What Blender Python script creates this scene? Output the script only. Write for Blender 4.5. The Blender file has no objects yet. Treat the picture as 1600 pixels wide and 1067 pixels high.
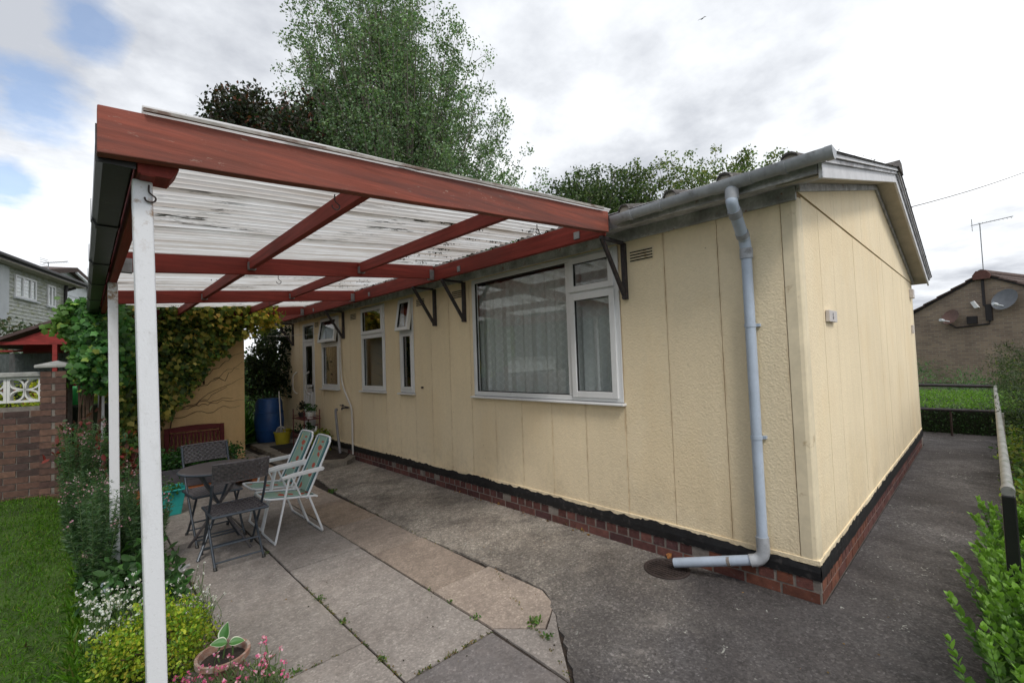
import bpy, math, random
import numpy as np
from mathutils import Vector, Matrix
R = math.radians
random.seed(7); rng = np.random.default_rng(7)
sc = bpy.context.scene
COL = sc.collection

# ------------------------------------------------------------------ camera
cam_d = bpy.data.cameras.new('camera'); cam = bpy.data.objects.new('camera', cam_d); COL.objects.link(cam)
cam.matrix_world = Matrix(((0.7249, -0.0031, -0.6888, -3.36), (-0.6880, -0.0537, -0.7238, -0.801), (-0.0347, 0.9986, -0.0413, 1.6), (0, 0, 0, 1)))
cam_d.sensor_width = 36; cam_d.lens = 15.85; cam_d.clip_start = 0.05; cam_d.clip_end = 600
sc.camera = cam

# ------------------------------------------------------------------ sky and light
SUN_EL, SUN_AZ = 50, 244          # azimuth of the sun, degrees counter-clockwise from +X
world = bpy.data.worlds.new('World'); sc.world = world; world.use_nodes = True
nt = world.node_tree; N = nt.nodes; L = nt.links; N.clear()
def nd(t, **k):
    n = N.new(t)
    for a, v in k.items(): setattr(n, a, v)
    return n
def vmath(op, a, b=None):
    n = nd('ShaderNodeVectorMath', operation=op); L.new(a, n.inputs[0])
    if b is not None:
        if isinstance(b, (tuple, list)): n.inputs[1].default_value = b
        else: L.new(b, n.inputs[1])
    return n
def fmath(op, a, b=None, clamp=False):
    n = nd('ShaderNodeMath', operation=op, use_clamp=clamp)
    for i, v in ((0, a), (1, b)):
        if v is None: continue
        if isinstance(v, (int, float)): n.inputs[i].default_value = v
        else: L.new(v, n.inputs[i])
    return n.outputs[0]
tc = nd('ShaderNodeTexCoord')
sky = nd('ShaderNodeTexSky', sky_type='NISHITA'); sky.sun_disc = False
sky.sun_elevation = R(SUN_EL); sky.sun_rotation = R(90 - SUN_AZ)
bg_sky = nd('ShaderNodeBackground'); bg_sky.inputs[1].default_value = 0.15; L.new(sky.outputs[0], bg_sky.inputs[0])
# a cloud layer laid over the blue: directions projected on a flat deck
sep = nd('ShaderNodeSeparateXYZ'); L.new(tc.outputs['Generated'], sep.inputs[0])
den = fmath('ADD', fmath('MAXIMUM', sep.outputs[2], 0.0), 0.16)
cmb = nd('ShaderNodeCombineXYZ'); L.new(fmath('DIVIDE', sep.outputs[0], den), cmb.inputs[0]); L.new(fmath('DIVIDE', sep.outputs[1], den), cmb.inputs[1])
def noise(scale, detail, rough, vec, off=0.0):
    m = vmath('ADD', vec, (off, off * .7, off * 1.3)).outputs[0]
    n = nd('ShaderNodeTexNoise'); n.inputs['Scale'].default_value = scale; n.inputs['Detail'].default_value = detail; n.inputs['Roughness'].default_value = rough
    L.new(m, n.inputs['Vector']); return n.outputs[0]
n1 = noise(0.55, 7, 0.55, cmb.outputs[0], 3.1)
n2 = noise(1.9, 8, 0.6, cmb.outputs[0], 9.4)
n3 = noise(5.0, 6, 0.6, cmb.outputs[0], 1.7)
shade = fmath('ADD', fmath('MULTIPLY', n1, 0.72), fmath('MULTIPLY', n2, 0.28))
cr = nd('ShaderNodeValToRGB'); L.new(shade, cr.inputs[0])
e = cr.color_ramp.elements; e[0].position = 0.41; e[0].color = (0.40, 0.42, 0.46, 1); e[1].position = 0.60; e[1].color = (0.93, 0.94, 0.95, 1)
m_ = cr.color_ramp.elements.new(0.485); m_.color = (0.66, 0.68, 0.71, 1)
bg_cl = nd('ShaderNodeBackground'); bg_cl.inputs[1].default_value = 1.0; L.new(cr.outputs[0], bg_cl.inputs[0])
# clear patches
mask = None
for d_, rad in (((-0.06, 0.92, 0.39), 0.062), ((0.0, 0.865, 0.505), 0.05), ((-0.08, 0.96, 0.28), 0.035), ((-0.75, 0.35, 0.55), 0.3), ((-0.2, -0.85, 0.5), 0.3)):
    v = Vector(d_).normalized()
    dist = vmath('DISTANCE', tc.outputs['Generated'], tuple(v)).outputs['Value']
    g = fmath('SUBTRACT', 1.0, fmath('DIVIDE', dist, rad * 1.55), True)
    mask = g if mask is None else fmath('MAXIMUM', mask, g)
hole = fmath('SUBTRACT', fmath('ADD', mask, fmath('MULTIPLY', fmath('SUBTRACT', n3, 0.5), 1.3)), 0.30)
hole = fmath('MULTIPLY', fmath('MULTIPLY', hole, 2.2, True), 0.74)
hole = fmath('MULTIPLY', hole, fmath('MULTIPLY', mask, 6.0, True))
mix = nd('ShaderNodeMixShader'); L.new(hole, mix.inputs[0]); L.new(bg_cl.outputs[0], mix.inputs[1]); L.new(bg_sky.outputs[0], mix.inputs[2])
wo = nd('ShaderNodeOutputWorld'); L.new(mix.outputs[0], wo.inputs[0])
sun_d = bpy.data.lights.new('sun', 'SUN'); sun_d.energy = 1.15; sun_d.angle = R(14); sun_d.color = (1.0, 0.95, 0.88)
sun = bpy.data.objects.new('sun', sun_d); COL.objects.link(sun)
sdir = Vector((math.cos(R(SUN_AZ)) * math.cos(R(SUN_EL)), math.sin(R(SUN_AZ)) * math.cos(R(SUN_EL)), math.sin(R(SUN_EL))))
sun.rotation_euler = (-sdir).to_track_quat('-Z', 'Y').to_euler(); sun.location = (0, 0, 20)
sc.view_settings.view_transform = 'Standard'; sc.view_settings.look = 'None'; sc.view_settings.exposure = 0.60; sc.view_settings.gamma = 1
sc.view_settings.use_curve_mapping = False
sc.cycles.max_bounces = 8; sc.cycles.transparent_max_bounces = 12; sc.cycles.sample_clamp_indirect = 8

# ------------------------------------------------------------------ materials
def new_mat(name):
    m = bpy.data.materials.new(name); m.use_nodes = True; m.node_tree.nodes.clear(); return m
class NB:
    """small node-building helper"""
    def __init__(s, m): s.t = m.node_tree; s.N = s.t.nodes; s.L = s.t.links
    def n(s, t, ins=None, **k):
        x = s.N.new(t)
        for a, v in k.items(): setattr(x, a, v)
        for i, v in (ins or {}).items():
            if hasattr(v, 'is_linked') or isinstance(v, bpy.types.NodeSocket): s.L.new(v, x.inputs[i])
            else: x.inputs[i].default_value = v
        return x
    def pos(s, scale=(1, 1, 1), obj=False):
        src = s.n('ShaderNodeTexCoord').outputs['Object'] if obj else s.n('ShaderNodeNewGeometry').outputs['Position']
        return s.n('ShaderNodeVectorMath', {0: src, 1: scale}, operation='MULTIPLY').outputs[0]
    def noise(s, scale, vec, detail=5, rough=.55, col=False):
        x = s.n('ShaderNodeTexNoise', {'Vector': vec, 'Scale': scale, 'Detail': detail, 'Roughness': rough}); return x.outputs[1 if col else 0]
    def ramp(s, f, stops):
        x = s.n('ShaderNodeValToRGB', {0: f}); e = x.color_ramp.elements
        while len(e) < len(stops): e.new(.5)
        for q, (p, c) in zip(e, stops):
            q.position = p; q.color = (c, c, c, 1) if isinstance(c, (int, float)) else (*c, 1)
        return x.outputs[0]
    def mix(s, f, a, b, mode='MIX'):
        x = s.n('ShaderNodeMix', {0: f}, data_type='RGBA', blend_type=mode)
        for i, v in ((6, a), (7, b)):
            if isinstance(v, bpy.types.NodeSocket): s.L.new(v, x.inputs[i])
            else: x.inputs[i].default_value = (*v, 1) if len(v) == 3 else v
        return x.outputs[2]
    def math(s, op, a, b=0.0, clamp=False): return s.n('ShaderNodeMath', {0: a, 1: b}, operation=op, use_clamp=clamp).outputs[0]
    def bump(s, h, strength, dist=.01): return s.n('ShaderNodeBump', {'Height': h, 'Strength': strength, 'Distance': dist}).outputs[0]
    def bsdf(s, col, rough=.7, normal=None, metal=0.0, spec=.5, **extra):
        x = s.n('ShaderNodeBsdfPrincipled'); i = x.inputs
        for key, v in (('Base Color', col), ('Roughness', rough), ('Metallic', metal), ('Specular IOR Level', spec)):
            if isinstance(v, bpy.types.NodeSocket): s.L.new(v, i[key])
            else: i[key].default_value = (*v, 1) if isinstance(v, tuple) and len(v) == 3 else v
        if normal is not None: s.L.new(normal, i['Normal'])
        return x.outputs[0]
    def out(s, sh): s.L.new(sh, s.n('ShaderNodeOutputMaterial').inputs[0])
def sc3(c, k): return tuple(x * k for x in c)
def simple(name, col, rough=.6, var=.25, scale=8, bump=.15, bscale=60, metal=0.0, obj=False, stretch=(1, 1, 1), spec=.5, dirt=None, use_objcol=False, dist=.004):
    """base colour broken up by two noises, optional dirt colour in patches, fine bump"""
    m = new_mat(name); b = NB(m); p = b.pos(stretch, obj)
    f = b.noise(scale, p); f2 = b.noise(scale * 7, p, 4)
    if use_objcol: base = b.n('ShaderNodeObjectInfo').outputs['Color']
    else: base = b.mix(0.0, col, col)
    c = b.mix(b.ramp(f, [(.3, 0.0), (.7, 1.0)]), b.mix(1.0, base, (1 - var,) * 3, 'MULTIPLY'), b.mix(1.0, base, (1 + var * .5,) * 3, 'MULTIPLY'))
    c = b.mix(b.math('MULTIPLY', b.ramp(f2, [(.35, 0.0), (.7, 1.0)]), .5), c, b.mix(1.0, c, (1 - var,) * 3, 'MULTIPLY'))
    if dirt:
        dc, lo, hi = dirt
        c = b.mix(b.ramp(b.noise(scale * 1.7, p, 8, .65), [(lo, 0.0), (hi, 1.0)]), c, dc)
    nrm = b.bump(b.noise(bscale, p, 3), bump, dist) if bump else None
    b.out(b.bsdf(c, rough, nrm, metal, spec)); return m

def wall_render(name, col, scale=1.0):
    """pebble-textured painted concrete panel: relief, faint vertical rain streaks, grime specks"""
    m = new_mat(name); b = NB(m); p = b.pos()
    v = b.n('ShaderNodeTexVoronoi', {'Vector': p, 'Scale': 80.0 * scale, 'Randomness': 1.0}, feature='SMOOTH_F1').outputs[0]
    nz = b.noise(55 * scale, p, 6, .65)
    h = b.math('ADD', b.math('MULTIPLY', v, -.6), nz)
    big = b.ramp(b.noise(.9, p, 5), [(.3, 0.0), (.7, 1.0)])
    st = b.ramp(b.noise(4.5, b.pos((1.6, 1.6, .16)), 6, .6), [(.42, 0.0), (.75, 1.0)])
    fine = b.ramp(b.noise(24, p, 5, .7), [(.4, 0.0), (.62, 1.0)])
    c = b.mix(big, sc3(col, .93), sc3(col, 1.05))
    c = b.mix(b.math('MULTIPLY', st, .20), c, (col[0] * .70, col[1] * .69, col[2] * .66))
    c = b.mix(b.math('MULTIPLY', fine, .14), c, sc3(col, .6))
    pt = b.ramp(b.noise(1.5, b.pos((1, 1, .7)), 8, .62), [(.50, 0.0), (.60, 1.0)]); c = b.mix(b.math('MULTIPLY', pt, .22), c, (col[0] * .88, col[1] * .80, col[2] * .66))
    sp = b.n('ShaderNodeTexVoronoi', {'Vector': p, 'Scale': 9.0}).outputs[0]; c = b.mix(b.math('MULTIPLY', b.ramp(sp, [(.035, .6), (.06, 0.0)]), b.ramp(b.noise(2, p, 2), [(.5, 0.0), (.56, 1.0)])), c, (.25, .17, .08))
    info = b.n('ShaderNodeObjectInfo').outputs['Random']
    c = b.mix(b.math('MULTIPLY', info, .16), c, sc3(col, .78))
    # rust-brown weeping along the panel joints (panels are 0.42 m wide)
    xyz = b.n('ShaderNodeSeparateXYZ', {0: b.pos()})
    def near(ax, off): q = b.math('FRACT', b.math('DIVIDE', b.math('SUBTRACT', ax, off), .42)); return b.ramp(b.math('ABSOLUTE', b.math('SUBTRACT', q, .5)), [(.455, 0.0), (.485, .8), (.5, 1.0)])
    jn = b.math('MAXIMUM', near(xyz.outputs[1], .097), b.math('MULTIPLY', near(xyz.outputs[0], .1), .35)); wv = b.ramp(b.noise(4.0, b.pos((1.5, 1.5, 1.0)), 8, .75), [(.45, .04), (.64, .48)])
    c = b.mix(b.math('MULTIPLY', jn, wv), c, (col[0] * .50, col[1] * .38, col[2] * .26))
    # splash-back grime near the ground and under the eaves drip line
    z = b.n('ShaderNodeSeparateXYZ', {0: b.pos()}).outputs[2]
    low = b.math('MULTIPLY', b.math('SUBTRACT', 1.0, b.math('DIVIDE', b.math('SUBTRACT', z, .24), .55), True), b.ramp(b.noise(3.0, p, 6, .7), [(.45, 0.0), (.75, .34)]))
    c = b.mix(low, c, (.26, .20, .12))
    b.out(b.bsdf(c, .9, b.bump(h, .62, .006), spec=.25)); return m

def timber(name, col, grey=.0, axis=0, peel=True):
    m = new_mat(name); b = NB(m); s = [9.0, 9.0, 9.0]; s[axis] = .45
    p = b.pos(tuple(s)); g = b.noise(3.2, p, 8, .7); w = b.pos()
    c = b.mix(b.ramp(g, [(.32, 0.0), (.66, 1.0)]), sc3(col, .55), sc3(col, 1.15))
    c = b.mix(b.math('MULTIPLY', b.ramp(b.noise(1.6, w, 6, .6), [(.45, 0.0), (.7, 1.0)]), .5), c, (col[0] * .5, col[1] * .8, col[2] * .9))
    if peel:
        s2 = [30.0, 30.0, 30.0]; s2[axis] = 9.0
        k = b.math('MULTIPLY', b.ramp(b.noise(1.9, b.pos(tuple(s2)), 5, .7), [(.62, 0.0), (.67, 1.0)]), b.ramp(b.noise(1.4, w, 5), [(.48, 0.0), (.64, 1.0)]))
        c = b.mix(k, c, (.46, .33, .26))
        s3 = [14.0, 14.0, 14.0]; s3[axis] = .7
        k = b.math('MULTIPLY', k, .8); crack = b.ramp(b.noise(2.3, b.pos(tuple(s3)), 7, .75), [(.66, 0.0), (.70, 1.0)])
        grime = b.math('MULTIPLY', b.ramp(b.noise(3.0, b.pos(tuple(q * .3 for q in s3)), 8, .7), [(.42, 0.0), (.60, 1.0)]), .7); c = b.mix(grime, c, (.10, .05, .045))
        c = b.mix(crack, c, (.035, .02, .015))
    b.out(b.bsdf(c, .72, b.bump(g, .5, .004), spec=.3)); return m

def leaf_mat(name, trans=.35, rough=.5):
    """leaf colour comes from each leaf's own attribute"""
    m = new_mat(name); b = NB(m)
    a = b.n('ShaderNodeAttribute', attribute_name='tone').outputs['Color']
    d = b.bsdf(a, rough, spec=.35)
    t = b.n('ShaderNodeBsdfTranslucent', {'Color': b.mix(1.0, a, (1.3, 1.5, .7), 'MULTIPLY')}).outputs[0]
    b.out(b.n('ShaderNodeMixShader', {0: trans, 1: d, 2: t}).outputs[0]); return m

def glass_mat(name, tint=(.95, .97, .97)):
    m = new_mat(name); b = NB(m)
    t = b.n('ShaderNodeBsdfTransparent', {'Color': (*tint, 1)}).outputs[0]
    g = b.n('ShaderNodeBsdfGlossy', {'Color': (1, 1, 1, 1), 'Roughness': 0.0}).outputs[0]
    fc = b.n('ShaderNodeLayerWeight', {'Blend': .5}).outputs['Facing']
    f = b.math('ADD', .07, b.math('MULTIPLY', b.math('POWER', fc, 4.0), .9), True)
    b.out(b.n('ShaderNodeMixShader', {0: f, 1: t, 2: g}).outputs[0]); return m

def concrete(name, c1, c2, dark, agg=.5, obj=False, use_objcol=False, mossy=True, stain=.45, zone=None):
    """cast concrete: broad tone, mid-size mottling, exposed aggregate; zone = (y0, y1, colour pair) for the sheltered, paler stretch"""
    m = new_mat(name); b = NB(m); p = b.pos()
    tone = b.ramp(b.noise(.8, p, 7, .62), [(.35, 0.0), (.66, 1.0)])
    base = b.mix(tone, c1, c2)
    if zone:
        y = b.n('ShaderNodeSeparateXYZ', {0: p}).outputs[1]
        wob = b.math('ADD', y, b.math('MULTIPLY', b.math('SUBTRACT', b.noise(1.3, p, 7, .65), .5), 2.2))
        k = b.ramp(b.math('DIVIDE', b.math('SUBTRACT', wob, zone[0]), zone[1] - zone[0], True), [(0.0, 0.0), (1.0, 1.0)])
        base = b.mix(k, base, b.mix(tone, zone[2], zone[3]))
    if use_objcol: base = b.mix(1.0, base, b.n('ShaderNodeObjectInfo').outputs['Color'], 'MULTIPLY')
    mot = b.ramp(b.noise(7.5, p, 8, .68), [(.36, 0.0), (.64, 1.0)])
    c = b.mix(mot, b.mix(1.0, base, (1 - .3 * agg ** .5,) * 3, 'MULTIPLY'), b.mix(1.0, base, (1 + .24 * agg ** .5,) * 3, 'MULTIPLY'))
    f = b.noise(36, p, 8, .8)
    cell = b.n('ShaderNodeTexVoronoi', {'Vector': b.pos((1, 1, 1)), 'Scale': 85.0}).outputs['Color']; g0 = b.n('ShaderNodeSeparateXYZ', {0: cell}).outputs[0]
    g0 = b.ramp(g0, [(0.0, .50), (.55, .92), (.85, 1.2), (1.0, 2.1)]); gg = b.mix(agg, (1.0, 1.0, 1.0), g0); c = b.mix(1.0, c, gg, 'MULTIPLY')
    c = b.mix(b.math('MULTIPLY', b.ramp(f, [(.36, 1.0), (.54, 0.0)]), agg), c, b.mix(1.0, c, (.42, .42, .43), 'MULTIPLY'))
    sp = b.n('ShaderNodeTexVoronoi', {'Vector': p, 'Scale': 70.0}).outputs[0]
    c = b.mix(b.math('MULTIPLY', b.ramp(sp, [(.14, 1.0), (.26, 0.0)]), agg * .8), c, b.mix(1.0, base, (1.9, 1.85, 1.75), 'MULTIPLY'))
    blot = b.ramp(b.noise(1.9, p, 10, .72), [(.45, 0.0), (.60, 1.0)])
    c = b.mix(b.math('MULTIPLY', blot, stain), c, dark)
    pale = b.math('MULTIPLY', b.ramp(b.noise(2.6, b.pos((1.0, 1.0, 1.0)), 10, .75), [(.55, 0.0), (.68, 1.0)]), stain * .7)
    c = b.mix(pale, c, b.mix(1.0, base, (1.65, 1.6, 1.55), 'MULTIPLY'))
    if mossy: # pale lichen spots
        ls = b.n('ShaderNodeTexVoronoi', {'Vector': b.n('ShaderNodeVectorMath', {0: p, 1: b.noise(9.0, p, 3, col=True)}, operation='ADD').outputs[0], 'Scale': 4.0}).outputs[0]
        k = b.math('MULTIPLY', b.ramp(ls, [(.10, 1.0), (.15, 0.0)]), b.ramp(b.noise(1.4, p, 2), [(.47, 0.0), (.55, .85)]))
        c = b.mix(k, c, (.40, .40, .37))
    h = b.math('ADD', f, b.math('MULTIPLY', b.noise(12, p, 5), .8))
    b.out(b.bsdf(c, .88, b.bump(h, .7 + agg * .3, .008), spec=.3)); return m

M = {}
M['yellow'] = wall_render('cream_render', (.90, .76, .53))
M['yellow_far'] = wall_render('ochre_render', (.74, .52, .27), .7)
M['smooth_cream'] = simple('smooth_cream_paint', (.80, .69, .49), .75, .12, 5, .2, 40, dirt=((.40, .28, .14), .60, .74))
M['joint'] = simple('rusty_joint', (.33, .22, .11), .9, .4, 9, .2, 60)
M['bitumen'] = simple('bitumen_paint', (.012, .012, .014), .55, .5, 12, .6, 30, dirt=((.05, .045, .045), .56, .7))
M['brick'] = simple('brick', (.2, .07, .05), .9, .35, 22, .55, 130, use_objcol=True, dirt=((.16, .12, .11), .60, .76))
M['old_mortar'] = simple('old_mortar', (.22, .195, .17), .95, .35, 14, .5, 120)
M['old_timber'] = simple('flaking_grey_edge_strip', (.40, .38, .35), .9, .4, 9, .6, 50, stretch=(.4, 1, 1), dirt=((.16, .11, .09), .5, .62))
M['mortar'] = simple('mortar', (.25, .22, .195), .95, .35, 14, .5, 120)
M['upvc'] = simple('white_upvc', (.76, .77, .78), .32, .06, 3, 0, 40, spec=.5, dirt=((.45, .42, .36), .66, .8))
M['seal'] = simple('black_seal', (.02, .02, .02), .6, .2, 9, 0)
M['glass'] = glass_mat('window_glass')
M['beam'] = timber('red_painted_beam', (.32, .085, .056), axis=0)
M['rafter'] = timber('red_painted_rafter', (.25, .038, .028), axis=1, peel=False)
M['plate'] = timber('red_painted_cross_beam', (.25, .038, .028), axis=0, peel=False)
M['darkwood'] = timber('maroon_stained_wood', (.13, .022, .024), axis=0, peel=False)
M['galv'] = simple('galvanised_steel', (.30, .31, .32), .5, .3, 20, .15, 60, metal=.6)
M['iron'] = simple('dark_painted_iron', (.045, .04, .045), .6, .5, 25, .4, 90, dirt=((.10, .05, .04), .55, .7))
M['hookrust'] = simple('rusty_hook', (.05, .03, .025), .7, .4, 30, .3)
M['black_pvc'] = simple('black_gutter_plastic', (.014, .015, .015), .42, .3, 6, .1, 30, dirt=((.05, .055, .045), .58, .72))
M['grey_pvc'] = simple('grey_gutter_plastic', (.40, .42, .45), .5, .28, 5, .2, 40, dirt=((.12, .11, .10), .55, .75))
M['blue_pvc'] = simple('pale_grey_downpipe_plastic', (.46, .535, .64), .42, .12, 6, .05, 40, dirt=((.32, .32, .34), .62, .76))
M['white_pipe'] = simple('white_pipe_plastic', (.62, .60, .57), .45, .15, 6, .05)
M['eaves'] = simple('weathered_grey_eaves_paint', (.56, .56, .58), .75, .5, 7, .6, 45, dirt=((.30, .16, .13), .62, .70))
M['fascia'] = simple('weathered_white_fascia', (.66, .66, .68), .6, .15, 5, .25, 50, dirt=((.25, .27, .20), .62, .74))
M['soffit'] = simple('soffit_board', (.46, .42, .35), .85, .18, 4, .2, 50)
M['roof_sheet'] = simple('lichened_roof_sheet', (.10, .09, .085), .92, .45, 14, .7, 60, dirt=((.26, .25, .22), .56, .7))
M['soil'] = simple('dark_soil', (.045, .032, .024), .95, .5, 9, 1.0, 40, dist=.02)
M['ground'] = simple('rough_grass_ground', (.055, .085, .028), .95, .45, 1.2, .8, 30, dist=.02)
M['lawn_base'] = simple('lawn_turf', (.06, .12, .012), .95, .5, 3, .8, 60, dist=.02)
M['hedge_core'] = simple('hedge_shade', (.02, .03, .012), .95, .4, 5, .8, 30)
M['slab'] = concrete('paving_slab', (1.82, 1.77, 1.71), (1.55, 1.52, 1.49), (.13, .105, .09), .34, use_objcol=True, mossy=False, stain=.34)
M['apron'] = concrete('exposed_aggregate_concrete', (.070, .062, .060), (.145, .136, .136), (.040, .035, .035), .62, zone=(.5, 2.1, (.30, .262, .225), (.42, .385, .335)), stain=.5)
M['path'] = M['apron']
M['kerb'] = concrete('kerb_concrete', (.26, .23, .19), (.33, .30, .25), (.12, .10, .08), .3, mossy=False)
M['leaf'] = leaf_mat('leaf'); M['leaf_glossy'] = leaf_mat('glossy_leaf', .22, .38); M['petal'] = leaf_mat('petal', .3, .6)
M['bark'] = simple('grey_bark', (.16, .14, .115), .95, .4, 8, .8, 25)
M['stem'] = simple('brown_stem', (.09, .055, .035), .9, .4, 20, .4)
M['green_stem'] = simple('green_stem', (.08, .15, .04), .8, .3, 20, .2)
M['terracotta'] = simple('terracotta', (.36, .20, .145), .85, .3, 12, .3, 60, dirt=((.42, .36, .31), .46, .62))
M['pot_white'] = simple('white_glazed_pot', (.7, .7, .68), .3, .08, 8, 0)
M['pot_dark'] = simple('dark_plastic_pot', (.03, .03, .032), .5, .3, 8, 0)
M['blue_plastic'] = simple('blue_barrel_plastic', (.012, .075, .26), .42, .25, 4, .1)
M['yellow_plastic'] = simple('yellow_bucket_plastic', (.50, .42, .03), .45, .2, 6, .05)
M['teal_plastic'] = simple('teal_tub_plastic', (.03, .42, .40), .42, .15, 6, .05)
M['orange_plastic'] = simple('orange_trough_clay', (.45, .14, .04), .6, .2, 6, .1)
M['grey_trough'] = simple('grey_trough_plastic', (.13, .13, .15), .55, .25, 6, .15)
M['rattan'] = simple('grey_brown_rattan', (.135, .122, .128), .42, .5, 60, .5, 150, obj=True)
M['slate_metal'] = simple('blue_grey_metal_tube', (.07, .085, .105), .4, .2, 12, .05, metal=.3, obj=True)
M['table_top'] = simple('brown_grey_tabletop', (.10, .085, .085), .42, .2, 14, .1, obj=True)
M['white_metal'] = simple('white_enamel_tube', (.78, .80, .82), .3, .06, 6, 0, obj=True)
M['white_plastic'] = simple('white_armrest_plastic', (.72, .73, .74), .4, .08, 6, .05, obj=True)
M['dark_red_metal'] = simple('dark_red_metal', (.13, .02, .02), .5, .3, 16, .1)
M['grey_hose'] = simple('grey_hose', (.24, .235, .25), .55, .2, 30, .4, 120)
M['mop'] = simple('mop_strings', (.42, .41, .40), .95, .3, 30, .6, 120)
M['mat'] = simple('dark_rubber_mat', (.02, .02, .022), .9, .3, 20, .5)
M['white_block'] = simple('white_painted_block', (.68, .68, .66), .7, .12, 6, .3, 50, dirt=((.30, .31, .26), .6, .74))
M['coping'] = simple('pale_coping_stone', (.36, .36, .34), .85, .25, 7, .4, 50, dirt=((.16, .17, .13), .57, .72))
M['shed_red'] = timber('red_shed_boards', (.28, .035, .03), axis=0, peel=False)
M['shed_felt'] = simple('brown_roof_felt', (.09, .06, .055), .9, .3, 8, .4)
M['clad'] = simple('grey_cladding', (.58, .60, .57), .7, .15, 2.5, .1, 30, stretch=(1, 1, 3), dirt=((.30, .32, .17), .47, .66))
M['clad_white'] = simple('white_cladding', (.62, .65, .68), .7, .1, 2.5, .1, 30)
M['dark_trim'] = simple('dark_brown_trim', (.03, .025, .028), .5, .3, 6, .1)
M['curtain_grey'] = simple('pale_curtain', (.5, .5, .5), .9, .15, 6, .1)
M['tile_roof'] = simple('brown_roof_tile', (.10, .065, .055), .9, .4, 10, .5, 50)
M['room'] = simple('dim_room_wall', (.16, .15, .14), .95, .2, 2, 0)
M['dim_net'] = simple('dim_net_curtain', (.17, .18, .18), .9, .3, 9, .1, stretch=(4, 4, 1))
M['red_blind'] = simple('dark_red_curtain', (.085, .03, .035), .9, .3, 9, .2, 40, stretch=(1, 4, .3))
M['dish'] = simple('grey_dish', (.13, .14, .155), .5, .15, 8, .05); M['dish_brown'] = simple('brown_mesh_dish', (.13, .07, .055), .6, .25, 12, .1)
M['hedge_rail'] = simple('galvanised_handrail', (.30, .30, .28), .55, .3, 10, .2, 60, metal=.3, dirt=((.13, .15, .10), .5, .66))
M['black_paint'] = simple('black_gloss_paint', (.012, .012, .012), .4, .3, 8, .05)
M['plaque'] = simple('pale_plaque', (.60, .56, .54), .6, .12, 20, .1); M['plaque_digit'] = simple('grey_digit_paint', (.33, .32, .33), .6, .1, 20, 0)
M['drain_iron'] = simple('rusty_drain_iron', (.055, .038, .034), .75, .5, 14, .6, 60)
M['cable'] = simple('black_cable', (.02, .02, .02), .6, .1, 5, 0)
M['dry_leaf'] = simple('dry_leaf', (.42, .17, .05), .8, .5, 60, 0)
M['void'] = simple('dark_vent_void', (.03, .022, .015), .95, .2, 8, 0)

def m_plastic_roof():
    m = new_mat('corrugated_translucent_plastic'); b = NB(m)
    p = b.pos((.35, 9.0, 1.0)); w = b.pos()
    st = b.ramp(b.noise(1.5, p, 6, .65), [(.42, 0.0), (.66, 1.0)])
    p2 = b.pos((.8, 7.5, 1.0))
    pat = b.ramp(b.noise(1.3, w, 3, .5), [(.45, 0.0), (.62, 1.0)])
    moss = b.math('MULTIPLY', b.ramp(b.noise(1.9, p2, 6, .72), [(.555, 0.0), (.60, 1.0)]), pat)
    c = b.mix(b.math('MULTIPLY', st, .85), (.84, .84, .83), (.46, .39, .33)); c = b.mix(b.math('MULTIPLY', b.ramp(b.noise(2.4, b.pos((.8, 3.0, 1.0)), 8, .7), [(.45, 0.0), (.62, 1.0)]), .35), c, (.42, .37, .30))
    y = b.n('ShaderNodeSeparateXYZ', {0: w}).outputs[1]
    wv = b.math('FRACT', b.math('MULTIPLY', y, 1 / .0762)); ln = b.ramp(wv, [(.0, 1.0), (.10, .0), (.90, 0.0), (1.0, 1.0)])
    c = b.mix(b.math('MULTIPLY', ln, b.ramp(b.noise(1.1, p, 4), [(.3, .3), (.7, 1.0)])), c, (.30, .27, .25))
    c = b.mix(moss, c, (.035, .035, .025))
    d = b.n('ShaderNodeBsdfDiffuse', {'Color': c}).outputs[0]; t = b.n('ShaderNodeBsdfTranslucent', {'Color': c}).outputs[0]
    b.out(b.n('ShaderNodeMixShader', {0: .80, 1: d, 2: t}).outputs[0]); return m
M['plastic_roof'] = m_plastic_roof()
def m_post():
    m = new_mat('speckled_white_post'); b = NB(m); p = b.pos()
    c = b.mix(b.ramp(b.noise(70, p, 4, .7), [(.60, 0.0), (.68, .5)]), (.72, .73, .76), (.50, .50, .50))
    z = b.n('ShaderNodeSeparateXYZ', {0: p}).outputs[2]
    rust = b.math('MULTIPLY', b.math('MULTIPLY', b.math('SUBTRACT', z, 2.02), 5.0, True), b.ramp(b.noise(14, p, 6, .7), [(.48, 0.0), (.6, 1.0)]))
    c = b.mix(rust, c, (.28, .16, .07))
    c = b.mix(b.ramp(b.noise(7, b.pos((1, 1, .4)), 7, .7), [(.56, 0.0), (.74, .35)]), c, (.30, .28, .24))
    b.out(b.bsdf(c, .45, b.bump(b.noise(90, p, 3), .25, .003))); return m
M['post'] = m_post()
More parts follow.
